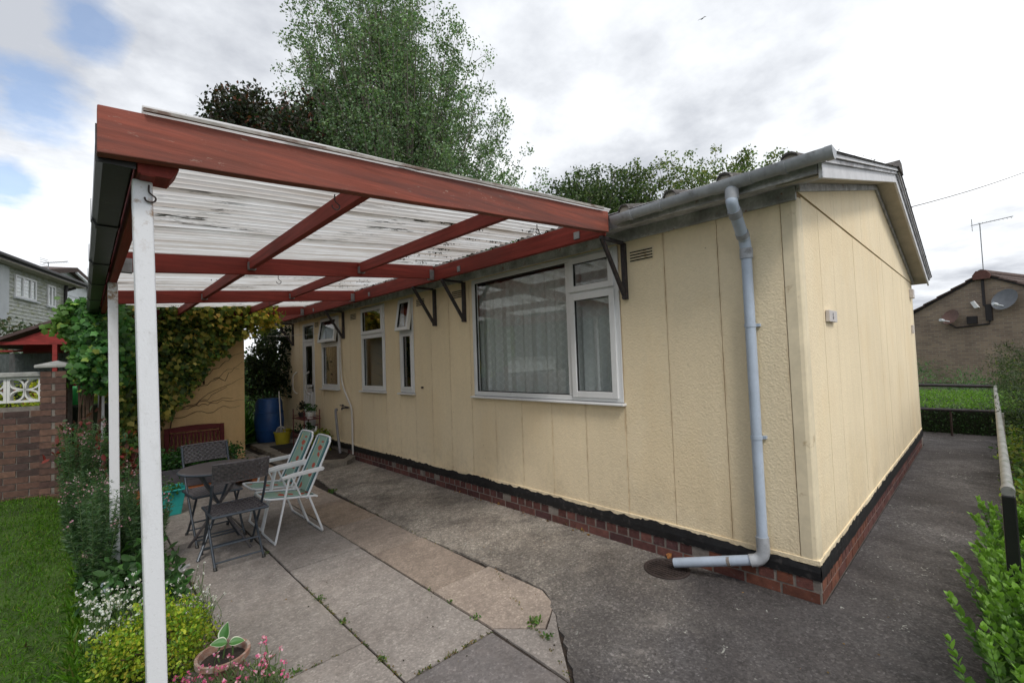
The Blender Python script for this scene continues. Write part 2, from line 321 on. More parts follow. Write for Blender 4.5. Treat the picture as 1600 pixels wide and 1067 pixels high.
def m_fabric():
    m = new_mat('floral_striped_fabric'); b = NB(m)
    uv = b.n('ShaderNodeTexCoord').outputs['UV']; s = b.n('ShaderNodeSeparateXYZ', {0: uv}); u, v = s.outputs[0], s.outputs[1]
    g = (.25, .37, .30); t = (.05, .13, .15); w = (.55, .60, .55)
    r = b.n('ShaderNodeValToRGB', {0: u}); r.color_ramp.interpolation = 'CONSTANT'
    st = [(0, t), (.12, (.14, .27, .25)), (.20, w), (.23, g), (.77, w), (.80, (.14, .27, .25)), (.88, t)]
    e = r.color_ramp.elements
    while len(e) < len(st): e.new(.5)
    for q, (p_, c_) in zip(e, st): q.position = p_; q.color = (*c_, 1)
    c = r.outputs[0]
    vec = b.n('ShaderNodeCombineXYZ', {0: b.math('MULTIPLY', u, 3.0), 1: b.math('MULTIPLY', v, 13.0)}).outputs[0]
    vo = b.n('ShaderNodeTexVoronoi', {'Vector': vec, 'Scale': 1.0, 'Randomness': .55}); d = vo.outputs[0]
    inside = b.math('MULTIPLY', b.math('GREATER_THAN', u, .26), b.math('LESS_THAN', u, .74))
    wob = b.math('ADD', d, b.math('MULTIPLY', b.math('SUBTRACT', b.noise(3.0, vec, 3), .5), .35))
    red = b.ramp(b.n('ShaderNodeSeparateXYZ', {0: vo.outputs['Color']}).outputs[0], [(.5, (.42, .10, .07)), (.62, (.50, .38, .14))])
    c = b.mix(b.math('MULTIPLY', b.math('LESS_THAN', wob, .44), inside), c, red)
    c = b.mix(b.math('MULTIPLY', b.math('LESS_THAN', wob, .2), inside), c, (.62, .48, .14))
    c = b.mix(b.math('MULTIPLY', b.math('LESS_THAN', wob, .07), inside), c, (.4, .06, .05))
    b.out(b.bsdf(c, .85, b.bump(b.noise(300, b.pos(), 2), .2, .001), spec=.2)); return m
M['fabric'] = m_fabric()
def m_net():
    m = new_mat('net_curtain'); b = NB(m); w = b.pos()
    s = b.n('ShaderNodeSeparateXYZ', {0: w}); y, z = s.outputs[1], s.outputs[2]
    cu = b.math('COSINE', b.math('MULTIPLY', y, 56.0)); cv = b.math('COSINE', b.math('MULTIPLY', z, 70.0))
    c2 = b.math('MULTIPLY', b.math('COSINE', b.math('MULTIPLY', z, 140.0)), .25)
    line = b.math('LESS_THAN', b.math('ABSOLUTE', b.math('ADD', b.math('ADD', cu, cv), c2)), .34)
    d = b.n('ShaderNodeBsdfDiffuse', {'Color': (.85, .87, .87, 1)}).outputs[0]
    t = b.n('ShaderNodeBsdfTransparent').outputs[0]
    f = b.math('ADD', .72, b.math('MULTIPLY', b.math('MULTIPLY', line, b.ramp(b.noise(2.2, w, 4), [(.35, .3), (.65, 1.0)])), .12))
    b.out(b.n('ShaderNodeMixShader', {0: f, 1: t, 2: d}).outputs[0]); return m
M['net'] = m_net()
def m_far_brick():
    m = new_mat('buff_brickwork'); b = NB(m)
    uv = b.n('ShaderNodeTexCoord').outputs['Object']; s = b.n('ShaderNodeSeparateXYZ', {0: uv})
    v = b.n('ShaderNodeCombineXYZ', {0: s.outputs[0], 1: s.outputs[2]}).outputs[0]
    t = b.n('ShaderNodeTexBrick', {'Vector': v, 'Color1': (.37, .275, .195, 1), 'Color2': (.24, .175, .135, 1), 'Mortar': (.34, .30, .25, 1), 'Scale': 1.0, 'Mortar Size': .009, 'Brick Width': .235, 'Row Height': .08, 'Bias': 0.0})
    c = b.mix(b.ramp(b.noise(1.1, uv, 6, .6), [(.35, 0.0), (.7, .5)]), t.outputs[0], (.12, .085, .07))
    b.out(b.bsdf(c, .9, b.bump(t.outputs[1], -.4, .01))); return m
M['far_brick'] = m_far_brick()
def m_hosta():
    m = new_mat('cream_edged_hosta_leaf'); b = NB(m)
    uv = b.n('ShaderNodeTexCoord').outputs['UV']; s = b.n('ShaderNodeSeparateXYZ', {0: uv})
    e = b.ramp(b.math('ADD', s.outputs[0], b.math('MULTIPLY', b.math('SUBTRACT', b.noise(30, b.pos(), 3), .5), .12)), [(.80, 0.0), (.86, 1.0)])
    c = b.mix(e, b.mix(b.noise(20, b.pos(), 3), (.04, .14, .03), (.09, .24, .05)), (.62, .66, .50))
    b.out(b.bsdf(c, .45)); return m
M['hosta'] = m_hosta()
# ------------------------------------------------------------------ geometry helpers
class MB:
    def __init__(s): s.v = []; s.f = []; s.uv = None
    def add(s, vs, fs):
        k = len(s.v); s.v += [tuple(q) for q in vs]; s.f += [tuple(i + k for i in f) for f in fs]; return s
    def box(s, x0, x1, y0, y1, z0, z1, mt=None):
        vs = [Vector((x, y, z)) for x in (x0, x1) for y in (y0, y1) for z in (z0, z1)]
        if mt is not None: vs = [mt @ q for q in vs]
        return s.add(vs, [(0, 1, 3, 2), (4, 6, 7, 5), (0, 4, 5, 1), (2, 3, 7, 6), (0, 2, 6, 4), (1, 5, 7, 3)])
    def prism(s, poly, a0, a1, axis=1):
        """polygon in the two other axes, extruded along axis"""
        n = len(poly)
        def P(q, a):
            q = list(q); q.insert(axis, a); return tuple(q)
        return s.add([P(q, a0) for q in poly] + [P(q, a1) for q in poly], [tuple(range(n)), tuple(range(2 * n - 1, n - 1, -1))] + [(i, i + n, (i + 1) % n + n, (i + 1) % n) for i in range(n)])
    def tube(s, pts, r, n=8, cap=True, closed=False):
        pts = [Vector(p) for p in pts]; m = len(pts); rs = r if isinstance(r, (list, tuple)) else [r] * m
        rings = []; up = None
        for i, p in enumerate(pts):
            a = pts[i - 1] if (i > 0 or closed) else p; c = pts[(i + 1) % m] if (i < m - 1 or closed) else p
            t = (c - a).normalized()
            if up is None: up = Vector((0, 0, 1)) if abs(t.z) < .9 else Vector((1, 0, 0))
            u = (up - t * up.dot(t)); u = u.normalized() if u.length > 1e-6 else t.orthogonal().normalized()
            up = u; w = t.cross(u)
            rings.append([p + (u * math.cos(2 * math.pi * k / n) + w * math.sin(2 * math.pi * k / n)) * rs[i] for k in range(n)])
        fs = [(i * n + k, i * n + (k + 1) % n, ((i + 1) % m) * n + (k + 1) % n, ((i + 1) % m) * n + k) for i in range(m if closed else m - 1) for k in range(n)]
        if cap and not closed: fs += [tuple(range(n - 1, -1, -1)), tuple((m - 1) * n + k for k in range(n))]
        return s.add([q for r_ in rings for q in r_], fs)
    def lathe(s, prof, n=24, c=(0, 0), cap=True, mt=None, sx=1, sy=1):
        vs = []
        for r, z in prof:
            for k in range(n):
                a = 2 * math.pi * k / n; q = Vector((c[0] + r * sx * math.cos(a), c[1] + r * sy * math.sin(a), z)); vs.append(mt @ q if mt is not None else q)
        m = len(prof); fs = [(i * n + k, i * n + (k + 1) % n, (i + 1) * n + (k + 1) % n, (i + 1) * n + k) for i in range(m - 1) for k in range(n)]
        if cap: fs += [tuple(range(n - 1, -1, -1)), tuple((m - 1) * n + k for k in range(n))]
        return s.add(vs, fs)
    def mesh(s, name, mat, smooth=False):
        me = bpy.data.meshes.new(name); me.from_pydata(s.v, [], s.f); me.update()
        if mat is not None: me.materials.append(M[mat] if isinstance(mat, str) else mat)
        if smooth is not False:
            me.polygons.foreach_set('use_smooth', [True] * len(me.polygons))
            try: me.set_sharp_from_angle(angle=R(smooth if smooth is not True else 40))
            except Exception: pass
        return me
WL = {}
def tag(o, label=None, cat=None, group=None, kind=None):
    if label: o['label'] = label
    if cat: o['category'] = cat
    if group: o['group'] = group
    if kind: o['kind'] = kind
    return o
def thing(name, loc, label, cat, group=None, rz=0.0):
    o = bpy.data.objects.new(name, None); COL.objects.link(o); o.location = loc; o.rotation_euler = (0, 0, rz); o.empty_display_size = .1
    WL[o.name] = Vector(loc); return tag(o, label, cat, group)
def put(name, me, parent=None, loc=(0, 0, 0), rot=(0, 0, 0), scl=(1, 1, 1), color=None, label=None, bevel=None, local=False):
    o = bpy.data.objects.new(name, me); COL.objects.link(o); o.location = loc; o.rotation_euler = rot; o.scale = scl
    if parent is not None:
        o.parent = parent
        if not local and parent.name in WL: o.matrix_parent_inverse = Matrix.Translation(-WL[parent.name])
    if color: o.color = (*color, 1)
    if label: o['label'] = label
    if bevel:
        m = o.modifiers.new('bevel', 'BEVEL'); m.width = bevel; m.segments = 2; m.limit_method = 'ANGLE'; m.angle_limit = R(40)
    return o
def mk(name, mb, mat, parent=None, smooth=False, **k): return put(name, mb.mesh(name, mat, smooth), parent, **k)
def struct(name, mb, mat, smooth=False): return tag(mk(name, mb, mat, None, smooth), kind='structure')
def solo(name, mb, mat, label, cat, group=None, smooth=False, **k): return tag(mk(name, mb, mat, None, smooth, **k), label, cat, group)
def copy_tree(o, parent=None):
    c = o.copy(); COL.objects.link(c); c.parent = parent
    for ch in [x for x in COL.objects if x.parent == o]: copy_tree(ch, c)
    return c
def bez(pts, n=8):
    """Catmull-Rom through points"""
    P = [Vector(p) for p in pts]; P = [P[0] * 2 - P[1]] + P + [P[-1] * 2 - P[-2]]; out = []
    for i in range(1, len(P) - 2):
        for k in range(n):
            t = k / n; a, b, c, d = P[i - 1:i + 3]
            out.append(.5 * ((2 * b) + (c - a) * t + (2 * a - 5 * b + 4 * c - d) * t * t + (3 * b - a - 3 * c + d) * t ** 3))
    out.append(P[-2]); return out

# leaf templates: (verts, faces); x across, y along, z up
def fan(pts, cz=.0): return [(0, .45, cz)] + pts, [(0, i, i % len(pts) + 1) for i in range(1, len(pts) + 1)]
T_OVAL = ([(0, 0, 0), (.27, .35, .05), (.22, .75, .03), (0, 1, -.05), (-.22, .75, .03), (-.27, .35, .05)], [(0, 1, 2, 3), (0, 3, 4, 5)])
T_DIA = ([(0, 0, 0), (.32, .5, .08), (0, 1, 0), (-.32, .5, .08)], [(0, 1, 2), (0, 2, 3)])
T_NARROW = ([(0, 0, 0), (.09, .4, .03), (0, 1, -.08), (-.09, .4, .03)], [(0, 1, 2), (0, 2, 3)])
T_BLADE = ([(-.05, 0, 0), (.05, 0, 0), (.035, .55, .03), (0, 1, .16), (-.035, .55, .03)], [(0, 1, 2, 4), (4, 2, 3)])
T_IVY = ([(0, .38, .06), (0, .04, -.02), (.30, .0, -.03), (.33, .25, .02), (.52, .45, -.05), (.30, .62, .02), (0, 1.0, -.07), (-.30, .62, .02), (-.52, .45, -.05), (-.33, .25, .02), (-.30, .0, -.03)],
         [(0, 1, 2, 3), (0, 3, 4, 5), (0, 5, 6), (0, 6, 7), (0, 7, 8, 9), (0, 9, 10, 1)])
def unit(v): return v / np.maximum(np.linalg.norm(v, axis=-1, keepdims=True), 1e-9)
def leaf_mesh(name, P, along, nrm, size, tmpl, tone, mat='leaf', width=1.0):
    """one mesh of many leaves: positions, direction along the leaf, facing, size, tone (n,3)"""
    P = np.asarray(P, float); n = len(P); along = unit(np.asarray(along, float)); x = unit(np.cross(along, nrm)); z = np.cross(x, along)
    tv = np.array(tmpl[0], float); k = len(tv); size = np.broadcast_to(np.asarray(size, float), (n,))
    V = P[:, None, :] + size[:, None, None] * (tv[None, :, 0:1] * width * x[:, None, :] + tv[None, :, 1:2] * along[:, None, :] + tv[None, :, 2:3] * z[:, None, :])
    V = V.reshape(-1, 3); fl = [len(f) for f in tmpl[1]]; loops1 = np.concatenate([np.array(f) for f in tmpl[1]])
    loops = (np.arange(n)[:, None] * k + loops1[None, :]).ravel(); tot = np.tile(fl, n); st = np.concatenate([[0], np.cumsum(tot)[:-1]])
    me = bpy.data.meshes.new(name); me.vertices.add(len(V)); me.vertices.foreach_set('co', V.ravel())
    me.loops.add(len(loops)); me.loops.foreach_set('vertex_index', loops.astype(np.int32)); me.polygons.add(len(tot)); me.polygons.foreach_set('loop_start', st.astype(np.int32))
    try: me.polygons.foreach_set('loop_total', tot.astype(np.int32))
    except Exception: pass
    me.update(calc_edges=True)
    a = me.attributes.new('tone', 'FLOAT_COLOR', 'POINT'); c = np.ones((n, k, 4)); c[:, :, :3] = np.asarray(tone)[:, None, :]; a.data.foreach_set('color', c.ravel())
    me.materials.append(M[mat]); return me
def tones(n, pal, jitter=.18, w=None):
    pal = np.array(pal, float); i = rng.choice(len(pal), n, p=w); return np.clip(pal[i] * (1 + rng.normal(0, jitter, (n, 1))) * (1 + rng.normal(0, jitter * .3, (n, 3))), .003, 1)
def rnd_dir(n, up=0.0):
    d = rng.normal(size=(n, 3)); d[:, 2] += up; return unit(d)
def clump_pts(n, centres, spread, ball=False):
    c = np.asarray(centres, float); i = rng.integers(0, len(c), n)
    off = unit(rng.normal(size=(n, 3))) * (rng.random((n, 1)) ** .45 * 1.7) if ball else rng.normal(0, 1, (n, 3))
    return c[i] + off * spread, i
def in_box(n, b): return np.stack([rng.uniform(b[2 * i], b[2 * i + 1], n) for i in range(3)], 1)
def shrub_mesh(name, centres, n, spread, size, pal, tmpl=T_OVAL, mat='leaf', up=.2, w=None, jit=.18):
    P, i = clump_pts(n, centres, spread); cj = rng.normal(0, .16, len(centres))
    t = tones(n, pal, jit, w) * (1 + cj[i])[:, None]; t = np.clip(t, .003, 1)
    return leaf_mesh(name, P, rnd_dir(n, up), rnd_dir(n, .8), size * rng.uniform(.65, 1.25, n), tmpl, t, mat)
def to_mesh_join(mb, name, mat, parent, **k): return mk(name, mb, mat, parent, **k)

# ------------------------------------------------------------------ the ground
g = MB(); g.box(-120, 160, -60, 220, -.30, -.05); struct('ground', g, 'ground')
# lawn: rises slightly towards the brick wall
def lawn_z(x, y): return .012 + .19 * min(1, max(0, (y - 2.5) / 4.3)) * min(1, max(0, (-3.15 - x) / .5))
g = MB(); xs = np.linspace(-9, -3.28, 24); ys = np.linspace(-2, 8.6, 40); vs = [(x, y, lawn_z(x, y) + random.uniform(-.006, .006)) for y in ys for x in xs]
g.add(vs, [(j * 24 + i, j * 24 + i + 1, (j + 1) * 24 + i + 1, (j + 1) * 24 + i) for j in range(39) for i in range(23)]); struct('lawn', g, 'lawn_base', smooth=True)
g = MB(); vs = [(x, y, .0 + .02 * random.random() + (.10 if (x < -3.1 and y > 3) else 0) * min(1, (y - 3) / 4)) for y in np.linspace(-1, 8.7, 60) for x in np.linspace(-3.36, -2.98, 6)]
g.add(vs, [(j * 6 + i, j * 6 + i + 1, (j + 1) * 6 + i + 1, (j + 1) * 6 + i) for j in range(59) for i in range(5)]); struct('flower_bed_soil', g, 'soil', smooth=True)
# concrete apron along the house, the dark path round the gable
EDGE = [(-1.07, 8.6), (-.93, 5.8), (-1.03, 5.0), (-1.07, 4.1), (-1.10, 3.0), (-1.07, 2.4), (-1.04, 1.96), (-1.03, 1.42)]
def ragged(line, amp=.008, step=.05, close=False):
    out = []
    for a, b in zip(line[:-1], line[1:]):
        k = max(1, int(math.dist(a, b) / step))
        for i in range(k): t = i / k; out.append((a[0] + (b[0] - a[0]) * t + random.uniform(-amp, amp), a[1] + (b[1] - a[1]) * t + random.uniform(-amp, amp)))
    return out + [line[-1]]
poly = [(.02, 8.6)] + ragged(EDGE + [(-1.035, 1.395), (-1.35, .97), (-1.60, .68), (-2.1, .2), (-2.7, -.5)], .010) + [(-2.7, -3.0), (-1.75, -3.0), (-1.75, -1.02), (9, -1.02), (9, 4), (6.55, 4), (6.55, -.02), (.02, -.02)]
g = MB(); g.prism(poly, -.04, .004, 2); struct('concrete_path', g, 'path')
g = MB(); g.box(-3.0, .05, 1.0, 10.2, -.06, -.012); g.box(-3.0, -1.0, -2, 1.0, -.06, -.014); struct('slab_bedding_sand', g, 'soil')
# paving slabs, each its own piece
pat = MB(); pat.box(-2.99, -2.985, 8.3, 8.302, -.05, -.03)
patio = struct('patio', MB().box(-2.98, -1.0, 8.60, 10.2, -.04, .002), 'apron')
PK = [(.215, .178, .15), (.225, .19, .164), (.212, .17, .136), (.23, .195, .168)]; GY = [(.200, .185, .172), (.208, .192, .180), (.192, .178, .168), (.204, .188, .176)]; DK = [(.10, .095, .095), (.12, .112, .112)]
def slab(x0, x1, y0, y1, col, poly=None):
    gp = .005; w = random.uniform(-.003, .003); z = random.uniform(-.003, .003)
    if poly is None: poly = [(x0 + gp, y0 + gp), (x1 - gp, y0 + gp), (x1 - gp, y1 - gp), (x0 + gp, y1 - gp)]
    poly = ragged(poly + [poly[0]], .0018, .08)[:-1]
    m = MB(); m.prism(poly, -.035, 0, 2); k = 1
    kf = random.uniform(.93, 1.07); o = mk('paving_slab', m, 'slab', patio, color=tuple(c * kf for c in col), bevel=.003)
    o.location.z = z; return o
colsA = [1.97, 2.87, 3.77, 4.63, 5.5, 6.4, 7.3, 8.2, 8.6]
for i, (a, b_) in enumerate(zip(colsA[:-1], colsA[1:])): slab(-1.58, -1.085, a, b_, PK[(i * 3) % 4])
slab(0, 0, 0, 0, PK[1], [(-1.575, 1.335), (-1.36, 1.10), (-1.13, 1.235), (-1.052, 1.41), (-1.06, 1.965), (-1.575, 1.965)])
slab(0, 0, 0, 0, GY[2], [(-1.575, 1.325), (-1.60, .715), (-1.375, .975), (-1.14, 1.222), (-1.362, 1.088)])
for i, (a, b_) in enumerate(zip([1.31, 2.19, 3.09, 3.98, 4.87, 5.76, 6.65, 7.54, 8.6][:-1], [2.19, 3.09, 3.98, 4.87, 5.76, 6.65, 7.54, 8.6])): slab(-2.18, -1.585, a, b_, GY[(i * 2 + 1) % 4] if i else GY[1])
for i, (a, b_) in enumerate(zip([.88, 1.77, 2.65, 3.54, 4.43, 5.32, 6.2, 7.1, 8.0], [1.77, 2.65, 3.54, 4.43, 5.32, 6.2, 7.1, 8.0, 8.6])): slab(-2.765, -2.185, a, b_, GY[(i * 3 + 1) % 4])
for i, (a, b_) in enumerate(zip([.9, 1.8, 2.25, 2.71, 3.2, 3.7, 4.3, 5.0, 6.0, 7.0], [1.8, 2.25, 2.71, 3.2, 3.7, 4.3, 5.0, 6.0, 7.0, 8.6])): slab(-3.03, -2.77, a, b_, (PK + GY)[(i * 5) % 8])
slab(0, 0, 0, 0, DK[1], [(-2.18, .19), (-2.08, .24), (-1.62, .72), (-1.605, 1.30), (-2.18, 1.30)])
slab(0, 0, 0, 0, DK[0], [(-2.76, -.5), (-2.70, -.45), (-2.19, .16), (-2.19, .87), (-2.76, .87)])
slab(0, 0, 0, 0, DK[1], [(-3.03, -.4), (-2.8, -.3), (-2.77, .0), (-2.77, .89), (-3.03, .89)])
# raised step by the kitchen door, with spilt soil
poly = ragged([(.02, 6.72), (-.28, 6.38), (-.5, 6.42), (-.74, 6.85), (-.9, 7.4), (-.9, 9.6)], .015, .08) + [(.02, 9.6)]
g = MB(); g.prism(poly, 0, .07, 2); struct('concrete_step', g, 'kerb')
g = MB(); g.prism(ragged([(.01, 6.95), (-.22, 6.62), (-.42, 6.72), (-.60, 7.1), (-.72, 7.6), (-.74, 8.4), (-.60, 8.45), (0.01, 8.5)], .02, .08), .068, .085, 2); struct('soil_on_step', g, 'soil')
g = MB(); g.box(-1.755, 9, -30, -1.015, -.2, .0); struct('shrub_bed', g, 'soil')
# bank and verge past the end of the path
g = MB(); g.box(7.9, 40, -12, 26, -.2, -.02); struct('verge', g, 'ground')

# ------------------------------------------------------------------ the bungalow
house = thing('bungalow', (0, 0, 0), 'cream rendered single storey bungalow on a red brick plinth, with canopy along its side', 'bungalow')
GX, LY, HZ = 6.5, 10.6, 2.62     # gable width, length, wall height
OPEN = [(1.36, 3.40, 1.17, 2.565), (4.73, 5.12, 1.17, 2.54), (5.56, 6.38, 1.17, 2.55), (7.28, 8.12, 1.17, 2.53), (8.48, 9.14, .22, 2.50)]
def front_panel(y0, y1):
    """pieces of one panel: the full-height mesh, or the parts left below and above an opening"""
    out = []; g_ = .0022; a, b_ = y0 + g_, y1 - g_
    ys_ = sorted({a, b_, *[v for o in OPEN for v in o[:2] if a < v < b_]})
    for p, q in zip(ys_[:-1], ys_[1:]):
        mid = (p + q) / 2; hit = [o for o in OPEN if o[0] <= mid <= o[1]]
        if hit:
            o = hit[0]
            if o[2] > .3: out.append(MB().box(0, .07, p, q, .262, o[2]))
            out.append(MB().box(0, .07, p, q, o[3], HZ))
        else: out.append(MB().box(0, .07, p, q, .262, HZ))
    return out
yj = [.097 + .42 * k for k in range(26)]; yj = [y for y in yj if y < LY] + [LY]
for i in range(len(yj) - 1):
    jit = random.uniform(-.0015, .0015)
    for pc in front_panel(yj[i], yj[i + 1]): o = mk('wall_panel', pc, 'yellow', house); o.location.x = jit
m = MB()
for a, b_ in ((.03, 1.36), (3.40, 4.73), (5.12, 5.56), (6.38, 7.28), (8.12, 8.48), (9.14, LY)): m.box(.012, .10, a, b_, .25, HZ - .01)
m.box(.012, .10, 1.36, 8.12, .25, 1.15); m.box(.03, 6.4, .012, .10, .25, HZ); mk('joint_backing', m, 'joint', house)
# smooth rounded corner post
cp = MB(); cp.prism([(-.004, .096), (-.004, .03), (.004, .008), (.012, .002), (.03, -.004), (.097, -.004), (.097, .05), (.05, .096)], .262, HZ - .02, 2); mk('corner_post', cp, 'smooth_cream', house, bevel=.004)
# gable wall: lower panels and the raised triangle above the long joint
xj = [.1, .52, .94, 1.36, 1.78, 2.2, 2.62, 3.04, 3.46, 3.88, 4.3, 4.72, 5.14, 5.56, 5.98, 6.4]
for a, b_ in zip(xj[:-1], xj[1:]):
    o = mk('wall_panel', MB().box(a + .002, b_ - .002, 0, .07, .262, HZ), 'yellow', house); o.location.y = random.uniform(-.001, .001)
mk('corner_post', MB().box(6.402, 6.5, -.004, .07, .262, HZ), 'smooth_cream', house, bevel=.01)
SL = .2425; AP = 3.25; ZT = 2.655
def gz(x): return ZT + SL * (x if x < AP else 2 * AP - x)
xt = [0.0, 1.05, 2.22, 3.39, 4.56, 5.5, 6.5]
for a, b_ in zip(xt[:-1], xt[1:]):
    a_, b2 = a + .003, b_ - .003; top = [(b2, gz(b2)), (a_, gz(a_))]
    if a < AP < b_: top.insert(1, (AP, gz(AP)))
    mk('gable_panel', MB().prism([(a_, HZ + .012), (b2, HZ + .012)] + top, -.006, .06, 1), 'yellow', house)
mk('gable_joint', MB().box(.0, 6.5, .004, .06, HZ - .02, HZ + .02), 'joint', house)
# bottom rail, ragged bitumen band, bricks
def rail(axis):
    m = MB(); L_ = LY if axis == 1 else GX
    if axis == 1:
        for a, b_ in ((-.012, 8.46), (9.16, LY)): m.box(-.009, .04, a, b_, .236, .272)
    else: m.box(.04, GX, -.009, .04, .236, .272)
    return m
mk('bottom_rail', rail(1), 'yellow', house, bevel=.003); mk('bottom_rail', rail(0), 'yellow', house, bevel=.003)
def band(axis, L_):
    m = MB(); n = int(L_ / .02); vs = []
    w = 0.0; tops = []
    for i in range(n + 1):
        w = .90 * w + random.uniform(-.007, .0078); sp = random.random() < .02
        tops.append(.238 + max(-.004, min(.03, w)) + (.018 if sp else 0) + .004 * math.sin(i * .9))
    for i in range(n + 1):
        c = i * L_ / n - .012
        for dz, d in ((.150 + random.uniform(-.006, .006), -.016), (.2, -.019), (tops[i], -.0125), (tops[i], .01), (.150, .01)):
            vs.append((d, c, dz) if axis == 1 else (c, d, dz))
    m.add(vs, [(i * 5 + k, (i + 1) * 5 + k, (i + 1) * 5 + (k + 1) % 5, i * 5 + (k + 1) % 5) for i in range(n) for k in range(5)]); return m
mk('bitumen_band', band(1, 8.46), 'bitumen', house); mk('bitumen_band', band(0, GX), 'bitumen', house)
m = MB(); m.box(-.0075, .2, -.0075, LY, -.03, .17); m.box(.2, GX, -.0075, .1, -.03, .17); mk('mortar_bed', m, 'mortar', house)
bs = {}
for nm, L_ in (('stretcher', .214), ('header', .1)):
    m = MB(); m.box(-.011, .05, .005, L_, .0, .064); m.v = [(x + random.uniform(-.001, .001), y + random.uniform(-.0015, .0015), z + random.uniform(-.001, .001)) for x, y, z in m.v]; bs[nm] = m.mesh('brick', 'brick')
def brick_col(t):
    """orange-red near the corner, purple-brown further along"""
    near = [(.20, .068, .04), (.17, .06, .038), (.22, .08, .048), (.14, .052, .042)]; far = [(.105, .04, .036), (.125, .045, .038), (.085, .036, .036), (.15, .06, .05)]
    c = random.choice(near if random.random() > (t - .45) / .5 else far); kf = random.uniform(.82, 1.18); return tuple(q * kf for q in c)
for k in range(31): put('brick', bs['stretcher'], house, (0, k * .2245 - .004, .005), color=brick_col(k * .2245))
for k in range(62):
    if random.random() < .97: put('brick', bs['header'], house, (0, k * .1122 + .03, .08), color=brick_col(k * .1122))
for k in range(28): put('brick', bs['stretcher'], house, (k * .2245 + .224, 0, .005), (0, 0, R(90)), color=brick_col(k * .12))
for k in range(56): put('brick', bs['header'], house, (k * .1122 + .12, 0, .08), (0, 0, R(90)), color=brick_col(k * .06))
# hidden sides, floor, ceiling
mk('rear_wall', MB().box(GX - .07, GX, .07, LY, 0, HZ), 'yellow', house)
mk('end_wall', MB().prism([(0.002, 0), (GX, 0), (GX, HZ), (AP, gz(AP)), (0.002, HZ)], LY, LY + .07, 1), 'yellow', house)
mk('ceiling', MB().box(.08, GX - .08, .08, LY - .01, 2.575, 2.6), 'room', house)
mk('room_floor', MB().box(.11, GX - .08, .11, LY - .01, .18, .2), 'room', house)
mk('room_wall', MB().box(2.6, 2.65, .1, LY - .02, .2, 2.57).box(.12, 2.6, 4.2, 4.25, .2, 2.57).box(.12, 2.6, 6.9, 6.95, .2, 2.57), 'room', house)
# eaves
EV = -.19
mk('eaves_strip', MB().box(-.022, .0, -.002, LY, 2.575, 2.665), 'eaves', house, bevel=.003)
mk('soffit_board', MB().prism([(-.235, 2.645), (-.235, 2.662), (-.0, 2.684), (.0, 2.667)], EV + .012, LY + .15, 1), 'eaves', house)
mk('eaves_fascia', MB().box(-.252, -.235, EV + .016, LY + .15, 2.628, 2.76), 'eaves', house, bevel=.003)
# verge: soffit boards under the gable overhang, bargeboard, capping
mk('gable_trim', MB().prism([(-.02, gz(0) - .03 - .005), (AP, gz(AP) - .035), (GX + .02, gz(0) - .035), (GX + .02, gz(0) + .02), (AP, gz(AP) + .02), (-.02, gz(0) + .02)], -.028, -.007, 1), 'eaves', house, bevel=.003)
for a, b_ in zip([-.23, .5, 1.4, 2.3, AP, 4.2, 5.1, 6.0], [.5, 1.4, 2.3, AP, 4.2, 5.1, 6.0, 6.73]):
    mk('verge_soffit_board', MB().prism([(a + .003, gz(a) + .022), (b_ - .003, gz(b_) + .022), (b_ - .003, gz(b_) + .034), (a + .003, gz(a) + .034)], EV + .012, .05, 1), 'soffit', house)
def chevron(d0, d1, y0, y1, x0=-.25, x1=6.78): # follows the roof slope
    return MB().prism([(x0, gz(x0) + d0), (AP, gz(AP) + d0), (x1, gz(x1) + d0), (x1, gz(x1) + d1), (AP, gz(AP) + d1), (x0, gz(x0) + d1)], y0, y1, 1)
mk('bargeboard', MB().prism([(-.25, gz(-.25) + .0), (AP, gz(AP)), (AP, gz(AP) + .115), (-.25, gz(-.25) + .115)], EV - .008, EV + .012, 1), 'fascia', house, bevel=.003)
mk('bargeboard', MB().prism([(AP + .002, gz(AP)), (6.78, gz(6.78)), (6.78, gz(6.78) + .115), (AP + .002, gz(AP) + .115)], EV - .008, EV + .012, 1), 'fascia', house, bevel=.003)
mk('verge_batten', chevron(.088, .112, EV - .026, EV - .008), 'eaves', house)
mk('verge_cap', chevron(.118, .150, EV - .040, EV + .03), 'fascia', house)
# profiled roof sheets with rolls
def roof_sheet():
    m = MB(); prof = []; W_ = .76
    for c in (.19, .57):
        prof += [(c - .19, 0), (c - .075, 0)] + [(c - .048 * math.cos(t), .048 * math.sin(t) * 1.0) for t in np.linspace(0, math.pi, 9)] + [(c + .075, 0)]
    prof += [(W_, 0)]
    n = len(prof); vs = []
    for s_, x in ((0, 0.0), (1, 3.58)):
        for y, z in prof: vs.append((x, y, z + .012)); 
        for y, z in prof: vs.append((x, y, z))
    fs = []
    for i in range(n - 1): fs += [(i, i + 1, 2 * n + i + 1, 2 * n + i), (n + i, 3 * n + i, 3 * n + i + 1, n + i + 1), (i, n + i, n + i + 1, i + 1), (2 * n + i, 2 * n + i + 1, 3 * n + i + 1, 3 * n + i)]
    return m.add(vs, fs).mesh('roof_sheet', 'roof_sheet')
rs = roof_sheet(); an = math.atan(SL)
for k in range(15):
    y = EV - .05 + k * .76
    put('roof_sheet', rs, house, (-.31, y, gz(-.31) + .142), (0, -an, 0)); put('roof_sheet', rs, house, (AP * 2 + .31, y + .76, gz(-.31) + .142), (0, -an, math.pi))
m = MB()
for a in np.linspace(-.2, .2, 2): pass
mk('ridge_cap', MB().prism([(AP - .2, gz(AP - .2) + .16), (AP - .08, gz(AP) + .215), (AP + .08, gz(AP) + .215), (AP + .2, gz(AP - .2) + .16)], EV - .06, LY + .2, 1), 'roof_sheet', house)
